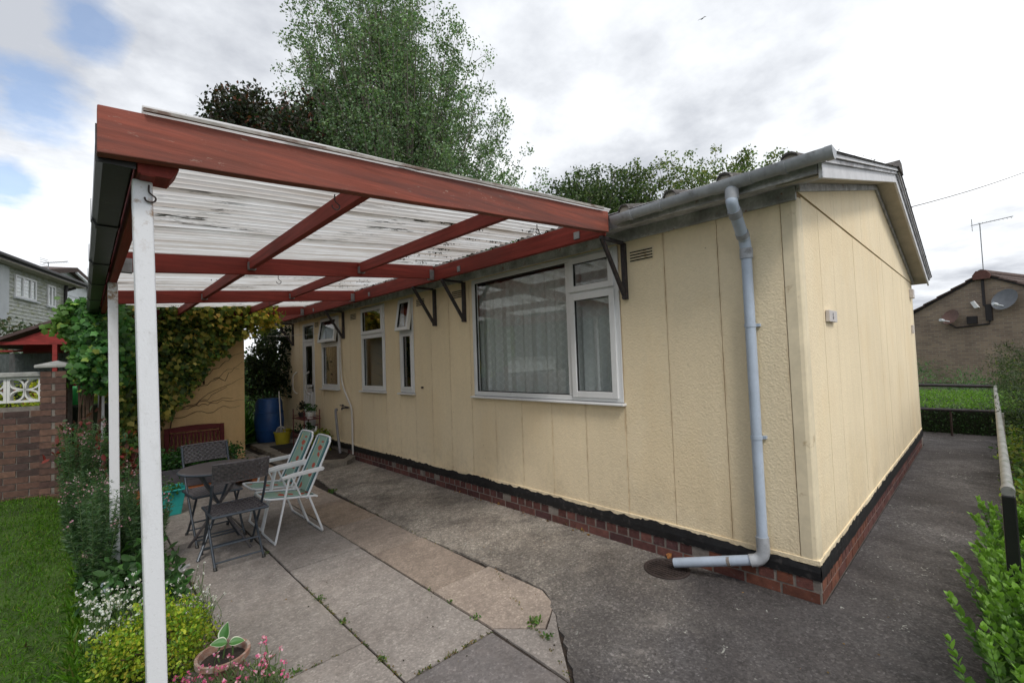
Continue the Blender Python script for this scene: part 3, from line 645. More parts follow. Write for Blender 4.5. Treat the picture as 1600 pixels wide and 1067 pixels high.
for k in range(7):   # mortar ends of the rolls, pale plugs seen above the gutter
    for c in (.19, .57):
        m = MB(); m.lathe([(.001, 0), (.044, 0), (.044, .03), (.001, .03)], 12, mt=Matrix.Translation((-.30, EV - .05 + k * .76 + c, gz(-.31) + .150)) @ Matrix.Rotation(R(90), 4, 'Y')); mk('roll_end_mortar', m, 'soffit', house)
# moss tufts along the verge
pp = in_box(240, (-.25, 6.8, EV - .055, EV + .02, 0, .02)); pp[:, 2] += np.array([gz(x) for x in pp[:, 0]]) + .15
o = put('roof_moss', leaf_mesh('roof_moss', pp, rnd_dir(240), rnd_dir(240), .016, T_OVAL, tones(240, [(.05, .05, .035), (.08, .07, .05)])), house); o['kind'] = 'stuff'
# gutter
def zg(y): return 2.696 - .016 * (y + .27)
def gutter_len(y0, y1, r=.052, t=.004):
    m = MB(); n = 14; vs = []
    for y in (y0, y1):
        for rr in (r, r - t):
            for k in range(n + 1):
                a = math.pi + math.pi * k / n; vs.append((-.312 + rr * math.cos(a), y, zg(y) + .03 + rr * math.sin(a) * 1.12))
    q = n + 1
    fs = []
    for k in range(n): fs += [(k, k + 1, 2 * q + k + 1, 2 * q + k), (q + k, 3 * q + k, 3 * q + k + 1, q + k + 1), (k, q + k, q + k + 1, k + 1), (2 * q + k, 2 * q + k + 1, 3 * q + k + 1, 3 * q + k)]
    for k in (0, n): fs.append((k, 2 * q + k, 3 * q + k, q + k))
    return m.add(vs, fs)
for a, b_ in ((-.25, .17), (.38, 1.19)): mk('gutter_length', gutter_len(a, b_), 'grey_pvc', house, smooth=30)
mk('gutter_outlet', gutter_len(.16, .40, .057, .007), 'grey_pvc', house, smooth=30)
mk('gutter_end_cap', gutter_len(-.272, -.235, .057, .055), 'grey_pvc', house, smooth=30)
for y in (-.02, .78): mk('gutter_bracket', gutter_len(y - .014, y + .014, .058, .006), 'grey_pvc', house, smooth=30)
for y in (1.02,): mk('gutter_bracket', gutter_len(y - .014, y + .014, .058, .006), 'grey_pvc', house, smooth=30)
# downpipe
dx, dy = -.052, .305
mk('downpipe_offset', MB().tube(bez([(-.312, .285, zg(.28) + .0), (-.312, .285, 2.60), (-.302, .287, 2.555), (-.12, .302, 2.40), (-.075, .305, 2.37), (dx, dy, 2.30)], 6), .037, 16), 'blue_pvc', house, smooth=50)
for p0, p1 in (((-.312, .285, 2.66), (-.312, .285, 2.59)), ((-.275, .290, 2.53), (-.235, .293, 2.495)), ((-.10, .303, 2.385), (-.13, .301, 2.41)), ((dx, dy, 2.24), (dx, dy, 2.31))):
    mk('pipe_socket', MB().tube([p0, p1], .0415, 16), 'grey_pvc', house, smooth=50)
mk('downpipe', MB().tube([(dx, dy, 2.27), (dx, dy, .30)], .034, 18), 'blue_pvc', house, smooth=50)
for z in (1.78, 1.02):
    o = mk('pipe_clip', MB().tube([(dx, dy, z - .012), (dx, dy, z + .012)], .0375, 16).box(-.030, -.0, dy - .052, dy - .030, z - .01, z + .010), 'blue_pvc', house, smooth=50)
mk('pipe_elbow', MB().tube(bez([(dx, dy, .36), (dx, dy, .25), (dx - .01, dy + .03, .205), (dx - .03, dy + .075, .19)], 5), .041, 16), 'grey_pvc', house, smooth=50)
mk('pipe_shoe', MB().tube([(dx - .02, dy + .05, .198), (-.185, .875, .062)], .034, 18, cap=False).tube([(-.185, .875, .062), (-.172, .83, .075)], [.030, .030], 18), 'blue_pvc', house, smooth=50)
mk('pipe_tie', MB().tube([(-.105, .50, .158), (-.108, .52, .153)], .036, 12), 'mortar', house)
# windows
def frame_box(m, y0, y1, z0, z1, w, x0, x1, wb=None):
    wb = wb or w
    m.box(x0, x1, y0, y0 + w, z0, z1).box(x0, x1, y1 - w, y1, z0, z1).box(x0, x1, y0 + w + .0005, y1 - w - .0005, z0, z0 + wb).box(x0, x1, y0 + w + .0005, y1 - w - .0005, z1 - w, z1); return m
def window(y0, y1, z0, z1, bars=(), zb=None, sill_ex=.02, kind='curtain'):
    m = MB(); frame_box(m, y0 + .003, y1 - .003, z0 + .003, z1 - .003, .045, -.006, .055)
    return m
def pane(win, y0, y1, z0, z1, x=.022): 
    mk('seal', frame_box(MB(), y0 - .004, y1 + .004, z0 - .004, z1 + .004, .009, x - .010, x + .012), 'seal', win)
    mk('pane', MB().box(x, x + .004, y0, y1, z0, z1), 'glass', win)
def sash(win, y0, y1, z0, z1, w=.055, rot=0.0, lab=None):
    """opening light, hinged along its top edge; built about the hinge"""
    me = frame_box(MB(), y0, y1, z0 - z1, 0, w, -.026, .022); s_ = mk('sash', me, 'upvc', win, bevel=.004, label=lab)
    s_.location = (0, 0, z1); s_.rotation_euler = (0, rot, 0)
    put('pane', MB().box(-.004, 0, y0 + w, y1 - w, z0 - z1 + w, -w).mesh('pane', 'glass'), s_, local=True)
    put('seal', frame_box(MB(), y0 + w - .004, y1 - w + .004, z0 - z1 + w - .004, -w + .004, .008, -.016, .008).mesh('seal', 'seal'), s_, local=True)
    return s_
def sill(win, y0, y1, z): mk('sill', MB().prism([(-.055, z - .022), (-.055, z - .006), (.05, z + .004), (.05, z - .022)], y0 - .02, y1 + .02, 1), 'upvc', win, bevel=.003)
# main window
w = window(1.36, 3.40, 1.20, 2.565); w.box(-.006, .055, 1.895, 1.955, 1.25, 2.515); w.box(-.006, .055, 1.408, 1.893, 2.185, 2.225)
W1 = mk('window', w, 'upvc', house, bevel=.004, label='large picture window with net curtain')
pane(W1, 1.957, 3.352, 1.252, 2.513); sash(W1, 1.405, 1.90, 2.215, 2.535); sash(W1, 1.405, 1.90, 1.235, 2.19); sill(W1, 1.36, 3.40, 1.198)
def curtain(win, y0, y1, z0, z1, x, mat, amp=.02, wl=.13, name='curtain'):
    m = MB(); n = int((y1 - y0) / .012); vs = []; ph = random.random() * 6
    for i in range(n + 1):
        y = y0 + (y1 - y0) * i / n; a = amp * (math.sin(y / wl * 6.28 + ph) + .5 * math.sin(y / wl * 2.9 + ph * 2) + .35 * math.sin(y / wl * 15)); vs += [(x + a, y, z0), (x + a * .6, y, z1)]
    m.add(vs, [(2 * i, 2 * i + 2, 2 * i + 3, 2 * i + 1) for i in range(n)]); return mk(name, m, mat, win, smooth=60)
curtain(W1, 1.36, 3.42, 1.22, 2.5, .13, 'net', .016, .16, 'net_curtain')
for a, b_ in ((3.18, 3.37), (2.95, 3.02), (2.66, 2.72), (1.46, 1.55), (1.68, 1.72)): curtain(W1, a, b_, 1.21, 2.5, .19, 'net', .016, .05, 'net_curtain')
curtain(W1, 3.22, 3.42, 1.2, 2.55, .26, 'curtain_grey', .03, .08); curtain(W1, 1.34, 1.46, 1.2, 2.55, .26, 'curtain_grey', .03, .08)
# narrow window with top light propped open
w = window(4.73, 5.12, 1.19, 2.54); w.box(-.006, .055, 4.78, 5.07, 2.03, 2.08)
W2 = mk('window', w, 'upvc', house, bevel=.004, label='narrow window with its top light propped open'); pane(W2, 4.81, 5.04, 1.27, 2.0)
mk('inner_frame', frame_box(MB(), 4.775, 5.075, 1.235, 2.03, .036, -.016, .03), 'upvc', W2, bevel=.003)
sash(W2, 4.75, 5.10, 2.07, 2.52, .05, R(9)); sill(W2, 4.73, 5.12, 1.185); curtain(W2, 4.75, 5.1, 1.2, 2.5, .2, 'curtain_grey', .02, .1)
# middle window with grey blind
w = window(5.56, 6.38, 1.19, 2.55); w.box(-.006, .055, 5.61, 6.33, 2.06, 2.11)
W3 = mk('window', w, 'upvc', house, bevel=.004, label='middle window with a grey blind'); pane(W3, 5.63, 6.31, 1.25, 2.04)
mk('inner_frame', frame_box(MB(), 5.605, 6.335, 1.235, 2.06, .03, -.014, .02), 'upvc', W3, bevel=.003)
sash(W3, 5.60, 6.34, 2.10, 2.52, .055); sill(W3, 5.56, 6.38, 1.185)
mk('blind', MB().box(.14, .145, 5.6, 6.35, 1.2, 2.05), simple('slate_blind', (.10, .14, .155), .8, .15, 4, .1), W3)
# kitchen window, top light open, red curtain
w = window(7.28, 8.12, 1.19, 2.53); w.box(-.006, .055, 7.33, 8.07, 2.00, 2.05)
W4 = mk('window', w, 'upvc', house, bevel=.004, label='kitchen window with its top light propped open'); pane(W4, 7.36, 8.05, 1.25, 1.98)
mk('inner_frame', frame_box(MB(), 7.325, 8.075, 1.235, 2.0, .03, -.014, .02), 'upvc', W4, bevel=.003)
sash(W4, 7.31, 8.09, 2.05, 2.51, .055, R(9)); sill(W4, 7.28, 8.12, 1.185); curtain(W4, 7.3, 8.1, 1.2, 2.0, .16, 'red_blind', .02, .09)
# door with fanlight
w = MB(); frame_box(w, 8.48, 9.14, .20, 2.50, .05, -.008, .055); w.box(-.008, .055, 8.53, 9.09, 2.12, 2.17)
D = mk('door', w, 'upvc', house, bevel=.004, label='white half-glazed door with fanlight'); pane(D, 8.56, 9.06, 2.19, 2.43)
lf = MB(); frame_box(lf, 8.545, 9.075, .25, 2.115, .085, .0, .04, .12); lf.box(0, .04, 8.631, 8.989, 1.17, 1.24); lf.box(.012, .03, 8.631, 8.989, .371, 1.169); lf.box(.004, .035, 8.631, 8.989, .74, .80)
mk('leaf', lf, 'upvc', D, bevel=.004); pane(D, 8.64, 8.98, 1.25, 2.02, .02)
for z0, z1 in ((.86, 1.1), (.44, .66)): mk('raised_panel', frame_box(MB(), 8.70, 8.92, z0, z1, .02, .004, .02).box(.006, .014, 8.74, 8.88, z0 + .04, z1 - .04), 'upvc', D, bevel=.003)
mk('handle', MB().box(-.012, .0, 8.575, 8.60, 1.10, 1.24).tube([(-.008, 8.588, 1.19), (-.045, 8.59, 1.19), (-.045, 8.70, 1.185)], .009, 8), 'black_paint', D)
for y in (9.52, 8.80): 
    mk('grab_rail', MB().tube(bez([(0, y, 1.50), (-.04, y, 1.48), (-.085, y + .0, 1.40), (-.085, y, 1.15), (-.04, y, 1.06), (0, y, 1.04)], 6), .015, 10), 'white_pipe', house, smooth=50)
# air vents
for y0, y1 in ((1.02, 1.25), (3.55, 3.80), (4.42, 4.64), (6.55, 6.78), (8.24, 8.44)):
    V = mk('air_vent', MB().box(-.004, .003, y0, y1, 2.385, 2.49), 'smooth_cream', house)
    for z in (2.40, 2.424, 2.448, 2.472): mk('slot', MB().box(-.0065, -.003, y0 + .012, y1 - .012, z - .006, z + .004), 'void', V)
    for z in (2.412, 2.436, 2.46): mk('louvre', MB().prism([(-.014, z - .007), (-.012, z - .009), (-.003, z + .004), (-.003, z + .008)], y0 + .012, y1 - .012, 1), 'smooth_cream', V)
# waste pipe, tap
mk('waste_pipe', MB().tube(bez([(-.03, 7.17, 2.3), (-.035, 7.14, 1.6), (-.035, 7.08, 1.28), (-.035, 6.86, 1.02), (-.035, 6.73, .86), (-.035, 6.71, .5), (-.04, 6.70, .10)], 5), .016, 10), 'white_pipe', house, smooth=50)
tp = mk('outside_tap', MB().tube([(0, 6.95, .87), (-.09, 6.95, .87)], .013, 8).tube([(-.09, 6.93, .87), (-.09, 6.99, .87), (-.09, 7.0, .84)], .013, 8).tube([(-.03, 6.84, .88), (-.03, 7.22, .90)], .009, 8), 'iron', house)
mk('tap_handle', MB().tube([(-.09, 6.955, .87), (-.09, 6.955, .92)], .006, 6).tube([(-.09, 6.92, .925), (-.09, 6.99, .925)], .008, 6), 'iron', tp)
mk('wall_fixing', MB().tube([(0, 4.52, 1.27), (-.03, 4.52, 1.27)], .012, 8), 'hookrust', house)
# gable fittings
pq = mk('number_plaque', MB().box(.565, .80, -.030, -.004, 1.80, 1.885), 'plaque', house, bevel=.003)
m = MB()
for cz, r_ in ((1.856, .010), (1.832, .012)):
    m.tube([(.665 + r_ * .8 * math.cos(t), -.0315, cz + r_ * math.sin(t)) for t in np.linspace(0, 2 * math.pi, 14)[:-1]], .0025, 5, closed=True)
mk('digit', m, 'plaque_digit', pq)
mk('wall_box', MB().box(6.12, 6.30, -.05, 0, 2.36, 2.50), 'plaque', house, bevel=.006); mk('wall_box', MB().box(6.05, 6.13, -.03, 0, 1.80, 1.93), 'plaque', house, bevel=.004)
# ------------------------------------------------------------------ the canopy
can = thing('canopy', (-1.8, 1.25, 0), 'lean-to canopy of red beams and dirty white corrugated plastic on white posts', 'canopy')
KS = .0811
def bt(x): return 2.755 + KS * (x + .3)          # top of the cross beams
def cross(y0, y1, x0=-3.27, x1=-.345, d=.16, mat='plate', lab=None, wob=0.0):
    n = 24; vs = []
    for i in range(n + 1):
        x = x0 + (x1 - x0) * i / n; w = wob * math.sin(i * 1.1) + random.uniform(-wob, wob) * .3
        for y, dz in ((y0, -d), (y1, -d), (y1, 0), (y0, 0)): vs.append((x, y + w * .4, bt(x) + dz + w))
    fs = [(i * 4 + k, i * 4 + (k + 1) % 4, (i + 1) * 4 + (k + 1) % 4, (i + 1) * 4 + k) for i in range(n) for k in range(4)] + [(3, 2, 1, 0), (n * 4, n * 4 + 1, n * 4 + 2, n * 4 + 3)]
    return mk('beam', MB().add(vs, fs), mat, can, label=lab, bevel=.004)
cross(1.215, 1.265, -3.33, -.335, .165, 'beam', 'weathered front beam, paint flaking', .0015)
BY = (3.68, 5.85, 8.05)
for y in BY: cross(y, y + .045, d=.15)
mk('wall_plate', MB().box(-.34, -.295, 1.27, 9.6, 2.575, 2.735), 'rafter', can, bevel=.004)
mk('edge_beam', MB().box(-3.215, -3.17, 1.27, 9.4, 2.315, 2.475), 'rafter', can, bevel=.004)
mk('post_block', MB().prism([(-3.222, 2.32), (-3.125, 2.32), (-3.10, 2.36), (-3.098, 2.46), (-3.222, 2.46)], 1.268, 1.395, 1), 'rafter', can, bevel=.003)
YS = [1.27, *[v for y in BY for v in (y - .002, y + .047)], 9.4]
for xc in (-2.28, -1.26):
    for a, b_ in zip(YS[0::2], YS[1::2]):
        mk('purlin', MB().prism([(xc - .024, bt(xc) - .012), (xc + .024, bt(xc) - .008), (xc + .024, bt(xc) - .108), (xc - .024, bt(xc) - .112)], a + .002, b_ - .002, 1), 'rafter', can, bevel=.003)
        for y in (a + .03, b_ - .03): mk('joist_hanger', MB().box(xc - .030, xc + .030, y - .022, y + .022, bt(xc) - .118, bt(xc) - .05), 'galv', can)
for y in BY:
    mk('joist_hanger', MB().box(-.40, -.343, y - .008, y + .055, 2.585, 2.70), 'galv', can); mk('joist_hanger', MB().box(-3.168, -3.09, y - .008, y + .055, bt(-3.1) - .158, bt(-3.1) - .05), 'galv', can)
    mk('plate_clip', MB().box(-.350, -.3415, y - .52, y - .47, 2.60, 2.66), 'galv', can)
mk('plate_clip', MB().box(-.350, -.3415, 1.50, 1.56, 2.60, 2.66), 'galv', can)
# posts
for x, y in ((-3.203, 1.36), (-3.195, 3.92), (-3.205, 6.95)):
    ln = .052 if y < 2 else .018 # each post leans a little inwards at the foot
    q = [(-.03, -.03), (.03, -.03), (.03, .03), (-.03, .03)]; m = MB().add([(x + a + ln, y + b_, -.02) for a, b_ in q] + [(x + a, y + b_, 2.318) for a, b_ in q], [(3, 2, 1, 0), (4, 5, 6, 7), (0, 1, 5, 4), (1, 2, 6, 5), (2, 3, 7, 6), (3, 0, 4, 7)]); mk('post', m, 'post', can, bevel=.006); x += ln
    mk('post_foot', MB().box(x - .06, x + .06, y - .06, y + .06, .0, .012), 'galv', can)
# corrugated sheets, each a piece; corrugation runs down the slope
def sheet_mesh():
    m = MB(); vs = []; per = .0762; n = 12 * 10; W_ = 12 * per
    for s_ in range(13):
        x = -3.225 + s_ * (2.905 / 12)
        for i in range(n + 1):
            y = W_ * i / n; sag = .004 * math.sin(s_ * .9)
            vs.append((x, y, bt(x) + .0145 + .0115 * math.cos(2 * math.pi * y / per) + sag))
    m.add(vs, [(s_ * (n + 1) + i, s_ * (n + 1) + i + 1, (s_ + 1) * (n + 1) + i + 1, (s_ + 1) * (n + 1) + i) for s_ in range(12) for i in range(n)])
    return m.mesh('roof_sheet', 'plastic_roof', smooth=50)
sm = sheet_mesh()
for k in range(10):
    o = put('roof_sheet', sm, can, (random.uniform(-.012, .012), 1.205 + k * .8382, (k % 2) * .004))
mk('sheet_edge_trim', MB().prism([(-3.21, bt(-3.21) + .003), (-.42, bt(-.42) + .003), (-.42, bt(-.42) + .022), (-3.21, bt(-3.21) + .014)], 1.194, 1.206, 1), 'old_timber', can)
# leaf litter and moss lodged on the sheets, showing as dark patches
cs = []
for _ in range(46):
    x = random.choice([random.uniform(-1.1, -.42), random.uniform(-1.1, -.42), random.uniform(-3.1, -.5)]); y = 1.25 + .0762 * (int(random.uniform(0, 100)) + .5); cs.append((x, y, bt(x) + .012))
for _ in range(40): y = 2.9 + .0762 * (int(random.uniform(0, 60)) + .5); x = random.uniform(-1.15, -.45); cs.append((x, y, bt(x) + .012))
P, i_ = clump_pts(2600, cs, np.array([.05, .010, .003])); P[:, 2] = 2.755 + KS * (P[:, 0] + .3) + .012 + rng.uniform(0, .012, len(P))
o = put('roof_litter', leaf_mesh('roof_litter', P, rnd_dir(2600), rnd_dir(2600, 3), .022, T_OVAL, tones(2600, [(.03, .03, .018), (.05, .04, .02)])), can); o['kind'] = 'stuff'
# hooks
def hook(x, y, z, s_=1.0, ax=0):
    pts = [(0, 0, 0), (0, 0, -.028), (.010, 0, -.040), (.022, 0, -.05), (.020, 0, -.064), (.006, 0, -.072), (-.010, 0, -.066), (-.014, 0, -.054)]
    mk('hook', MB().tube(bez([(x + p[0] * s_, y, z + p[2] * s_) for p in pts], 4), .003, 6), 'hookrust', can)
hook(-2.50, 1.285, bt(-2.5) - .165); hook(-2.02, 3.80, 2.48, 1.1); hook(-1.1, 1.285, bt(-1.1) - .165, .9); hook(-3.185, 1.322, 2.30, .9); hook(-1.5, 6.0, 2.52, 1.1)
# brackets bracing the wall plate from the bungalow wall
def bracket(y):
    b_ = mk('wall_bracket', MB().box(-.040, -.001, y - .018, y + .018, 2.08, 2.56), 'iron', can)
    mk('bracket_arm', MB().box(-.345, -.0405, y - .016, y + .016, 2.548, 2.573), 'iron', b_)
    mk('bracket_brace', MB().prism([(-.345, 2.546), (-.305, 2.546), (-.02, 2.12), (-.041, 2.10), (-.05, 2.10)], y - .012, y + .012, 1), 'iron', b_)
    mk('bolt', MB().tube([(-.03, y, 2.095), (-.055, y, 2.095)], .016, 8), 'iron', b_)
for y in (1.29, 3.53, 4.16, 7.04, 9.70): bracket(y)
# black square gutter along the outer edge with union clips
def sqg(y0, y1, e=0.0):
    x0, x1, zb, zt = -3.332 - e, -3.228 + e * .3, 2.335 - e, 2.462
    return MB().prism([(x0, zt), (x0 - .0, zb + .03), (x0 + .018, zb), (x1 - .01, zb), (x1, zb + .02), (x1, zt - .02), (x1 - .003, zt - .02), (x1 - .003, zb + .022), (x1 - .012, zb + .003), (x0 + .020, zb + .003), (x0 + .003, zb + .031), (x0 + .003, zt)], y0, y1, 1)
for k in range(4): mk('gutter_length', sqg(1.275 + k * 2, 3.27 + k * 2), 'black_pvc', can)
for y in (2.2, 3.27, 4.2, 5.27, 6.2, 7.27): mk('gutter_union', sqg(y - .03, y + .03, .006), 'black_pvc', can)
mk('gutter_end_cap', MB().box(-3.334, -3.226, 1.269, 1.274, 2.332, 2.464), 'black_pvc', can)

# ------------------------------------------------------------------ furniture
def bistro_chair(loc, rz, label):
    t = thing('bistro_chair', loc, label, 'chair', 'woven folding bistro chairs', rz); K = dict(local=True)
    for s_ in (-1, 1):
        x = s_ * .195; mk('back_leg', MB().tube(bez([(x, .235, .0), (x, -.10, .42), (x, -.25, .66), (x, -.315, .845)], 5), .0105, 8), 'slate_metal', t, smooth=50, **K)
        mk('front_leg', MB().tube(bez([(x * .9, -.235, 0), (x * .9, -.04, .20), (x * .9, .13, .41)], 5), .0105, 8), 'slate_metal', t, smooth=50, **K)
        mk('foot_cap', MB().tube([(x, .242, -.001), (x, .228, .02)], .014, 8).tube([(x * .9, -.242, -.001), (x * .9, -.228, .02)], .014, 8), 'black_pvc', t, **K)
    for y, z, w in ((-.205, .045, .17), (.195, .05, .19), (-.1, .14, .17)): mk('crossbar', MB().tube([(-w, y, z), (w, y, z)], .008, 8), 'slate_metal', t, **K)
    mk('seat_frame', MB().tube([(-.2, -.27, .425), (.2, -.27, .425), (.2, .14, .425), (-.2, .14, .425)], .011, 8, closed=True), 'slate_metal', t, **K)
    m = MB()
    for i in range(13):  # woven bands over and under
        for ax in (0, 1):
            vs = []; n = 26
            for j in range(n + 1):
                u = j / n; wv = .0065 * math.sin(u * 13 * math.pi + (i % 2) * math.pi + ax * math.pi / 2)
                for e_ in (-.0125, .0125):
                    if ax == 0: vs.append((-.195 + .39 * u, -.262 + (i + .5) * .03046 + e_, .430 + wv))
                    else: vs.append((-.195 + (i + .5) * .03 + e_, -.265 + .4 * u, .430 - wv))
            m.add(vs, [(2 * j, 2 * j + 2, 2 * j + 3, 2 * j + 1) for j in range(n)])
    o = mk('woven_seat', m, 'rattan', t, **K)
    m = MB()
    for i in range(8):
        vs = []; n = 36; z0 = .700 + i * .0185
        for j in range(n + 1):
            u = j / n; x = -.205 + .41 * u; bow = -.03 * (1 - (2 * u - 1) ** 2); wv = .007 * math.sin(u * 18 * math.pi + (i % 2) * math.pi); y = -.262 - (z0 - .68) * .36 + bow + wv
            for dz in (0, .0165): vs.append((x, y - dz * .3, z0 + dz))
        m.add(vs, [(2 * j, 2 * j + 2, 2 * j + 3, 2 * j + 1) for j in range(n)])
        vs = [(x, y - .012, z) for x, y, z in vs]; m.add(vs, [(2 * j + 1, 2 * j + 3, 2 * j + 2, 2 * j) for j in range(n)])
    mk('woven_back', m, 'rattan', t, **K)
    mk('back_rail', MB().tube([( -.205 + .41 * u, -.325 - .03 * (1 - (2 * u - 1) ** 2), .852) for u in np.linspace(0, 1, 12)], .009, 8).tube([(-.205 + .41 * u, -.268 - .03 * (1 - (2 * u - 1) ** 2), .692) for u in np.linspace(0, 1, 12)], .007, 8), 'rattan', t, smooth=50, **K)
    return t
bistro_chair((-2.415, 3.775, 0), R(0), 'grey woven folding chair nearest the camera, its back to us at the round table')
bistro_chair((-2.43, 4.47, 0), R(184), 'grey woven folding chair on the far side of the round table')
T = thing('bistro_table', (-2.46, 4.08, 0), 'round dark brown folding table between two woven chairs', 'table')
mk('tabletop', MB().lathe([(.01, .70), (.29, .70), (.305, .706), (.305, .722), (.298, .728), (.01, .728)], 40, (-2.46, 4.08)), 'table_top', T, smooth=40)
mk('top_rim', MB().tube([(-2.46 + .304 * math.cos(a), 4.08 + .304 * math.sin(a), .712) for a in np.linspace(0, 2 * math.pi, 41)[:-1]], .010, 8, closed=True), 'slate_metal', T, smooth=50)
for s_ in (-1, 1):
    for q in (-1, 1): mk('leg', MB().tube([(-2.46 + s_ * .20 * q, 4.08 + s_ * .22, 0), (-2.46 - s_ * .16 * q * 1.0, 4.08 - s_ * .17, .70)], .012, 8), 'slate_metal' if q > 0 else 'rattan', T)
for yb in (3.90, 4.26): mk('leg_brace', MB().tube([(-2.63, yb, .08), (-2.29, yb, .08)], .008, 6), 'slate_metal', T)

def ribbon(pts, half, x_ax=(1, 0, 0)):
    """fabric strip with UVs across and along"""
    P = bez(pts, 8); n = len(P); m = MB(); vs = []; K_ = 9
    for i, p in enumerate(P):
        for k in range(K_ + 1):
            u = k / K_; sag = .012 * (1 - (2 * u - 1) ** 2); t = (P[min(i + 1, n - 1)] - P[max(i - 1, 0)]).normalized(); nn = t.cross(Vector(x_ax)).normalized()
            vs.append(p + Vector(x_ax) * (2 * u - 1) * half - nn * sag * (-1))
    m.add(vs, [(i * (K_ + 1) + k, i * (K_ + 1) + k + 1, (i + 1) * (K_ + 1) + k + 1, (i + 1) * (K_ + 1) + k) for i in range(n - 1) for k in range(K_)])
    me = m.mesh('fabric', 'fabric', smooth=60); uvl = me.uv_layers.new(name='UVMap'); d = [0.0]
    for i in range(1, n): d.append(d[-1] + (P[i] - P[i - 1]).length)
    for lp in me.loops: q = lp.vertex_index; uvl.data[lp.index].uv = ((q % (K_ + 1)) / K_, d[q // (K_ + 1)])
    return me
def garden_chair(loc, rz, label):
    t = thing('garden_armchair', loc, label, 'garden chair', 'white folding garden armchairs', rz); K = dict(local=True)
    W_ = .205
    def U(pts, rad=.05):  # a U of tube: side, rounded bottom, side
        return pts
    ft = [(-W_, .085, .58), (-W_, .20, .06), (-W_ + .02, .212, .018), (-W_ + .06, .215, .012), (W_ - .06, .215, .012), (W_ - .02, .212, .018), (W_, .20, .06), (W_, .085, .58)]
    mk('front_leg', MB().tube(bez(ft, 5), .0105, 8), 'white_metal', t, smooth=50, **K)
    rl = [(-W_ + .0, -.09, .37), (-W_, -.20, .06), (-W_ + .02, -.212, .018), (-W_ + .06, -.215, .012), (W_ - .06, -.215, .012), (W_ - .02, -.212, .018), (W_, -.20, .06), (W_, -.09, .37)]
    mk('rear_leg', MB().tube(bez(rl, 5), .0105, 8), 'white_metal', t, smooth=50, **K)
    sw = W_ - .02
    mk('seat_frame', MB().tube(bez([(-sw, -.16, .36), (-sw, .20, .405), (-sw + .02, .265, .415), (-sw + .06, .28, .415), (sw - .06, .28, .415), (sw - .02, .265, .415), (sw, .20, .405), (sw, -.16, .36)], 5), .0105, 8), 'white_metal', t, smooth=50, **K)
    bk = [(-sw + .005, -.075, .35), (-sw + .005, -.285, .80), (-sw + .02, -.310, .865), (-sw + .06, -.322, .893), (sw - .06, -.322, .893), (sw - .02, -.310, .865), (sw - .005, -.285, .80), (sw - .005, -.075, .35)]
    mk('back_frame', MB().tube(bez(bk, 5), .0105, 8), 'white_metal', t, smooth=50, **K)
    mk('cross_tube', MB().tube([(-sw, -.17, .352), (sw, -.17, .352)], .010, 8), 'white_metal', t, **K)
    for s_ in (-1, 1):
        x = s_ * (W_ + .004); mk('armrest', MB().prism([(-.235, .612), (-.22, .632), (.05, .615), (.14, .600), (.155, .588), (.14, .575), (-.22, .595)], x - .019, x + .019, 0), 'white_plastic', t, bevel=.006, **K)
        mk('arm_link', MB().tube([(x, .06, .58), (x * .95, -.02, .38)], .0075, 6), 'white_metal', t, **K)
    put('seat_fabric', ribbon([(0, .27, .412), (0, .1, .388), (0, -.08, .362), (0, -.155, .358)], sw - .004), t, local=True)
    put('back_fabric', ribbon([(0, -.10, .40), (0, -.19, .595), (0, -.28, .79), (0, -.318, .885)], sw - .012), t, local=True)
    return t
garden_chair((-1.885, 3.93, 0), R(90), 'white tube armchair in floral striped fabric, the nearer of the pair')
garden_chair((-1.875, 4.43, 0), R(91), 'white tube armchair in floral striped fabric, the farther of the pair, behind the other')

# ------------------------------------------------------------------ outbuilding and the things against it
ob = thing('outbuilding', (-2.4, 8.6, 0), 'ochre rendered outbuilding half smothered in variegated ivy', 'outbuilding')
mk('wall', MB().box(-3.32, -1.22, 8.6, 8.75, -.02, 2.5), 'yellow_far', ob); mk('wall', MB().box(-1.37, -1.22, 8.755, 11.2, -.02, 2.5), 'yellow_far', ob); mk('wall', MB().box(-3.32, -3.17, 8.755, 11.2, -.02, 2.5), 'yellow_far', ob)
mk('roof', MB().box(-3.38, -1.12, 8.45, 11.3, 2.505, 2.56), 'shed_felt', ob)
st = [(.0, .0)]
def wander(x0, z0, x1, z1, n=14, a=.03):
    pts = []; w = 0
    for i in range(n + 1):
        u = i / n; w = .7 * w + random.uniform(-a, a); pts.append((x0 + (x1 - x0) * u, 8.592 - .004 * random.random(), z0 + (z1 - z0) * u + w * math.sin(u * 3.1) * 2))
    return pts
VS = MB()
for a in [(-2.5, .85, -1.24, 1.45), (-2.4, 1.0, -1.24, 1.05), (-2.45, .8, -1.3, .95), (-2.1, 1.2, -1.25, 1.75), (-1.9, 1.5, -1.24, 1.9), (-2.3, .9, -1.5, 1.3), (-1.7, 1.45, -1.3, 1.62), (-2.0, 1.0, -1.4, 1.1)]: VS.tube(wander(*a), [.006 - .004 * i / 14 for i in range(15)], 5)
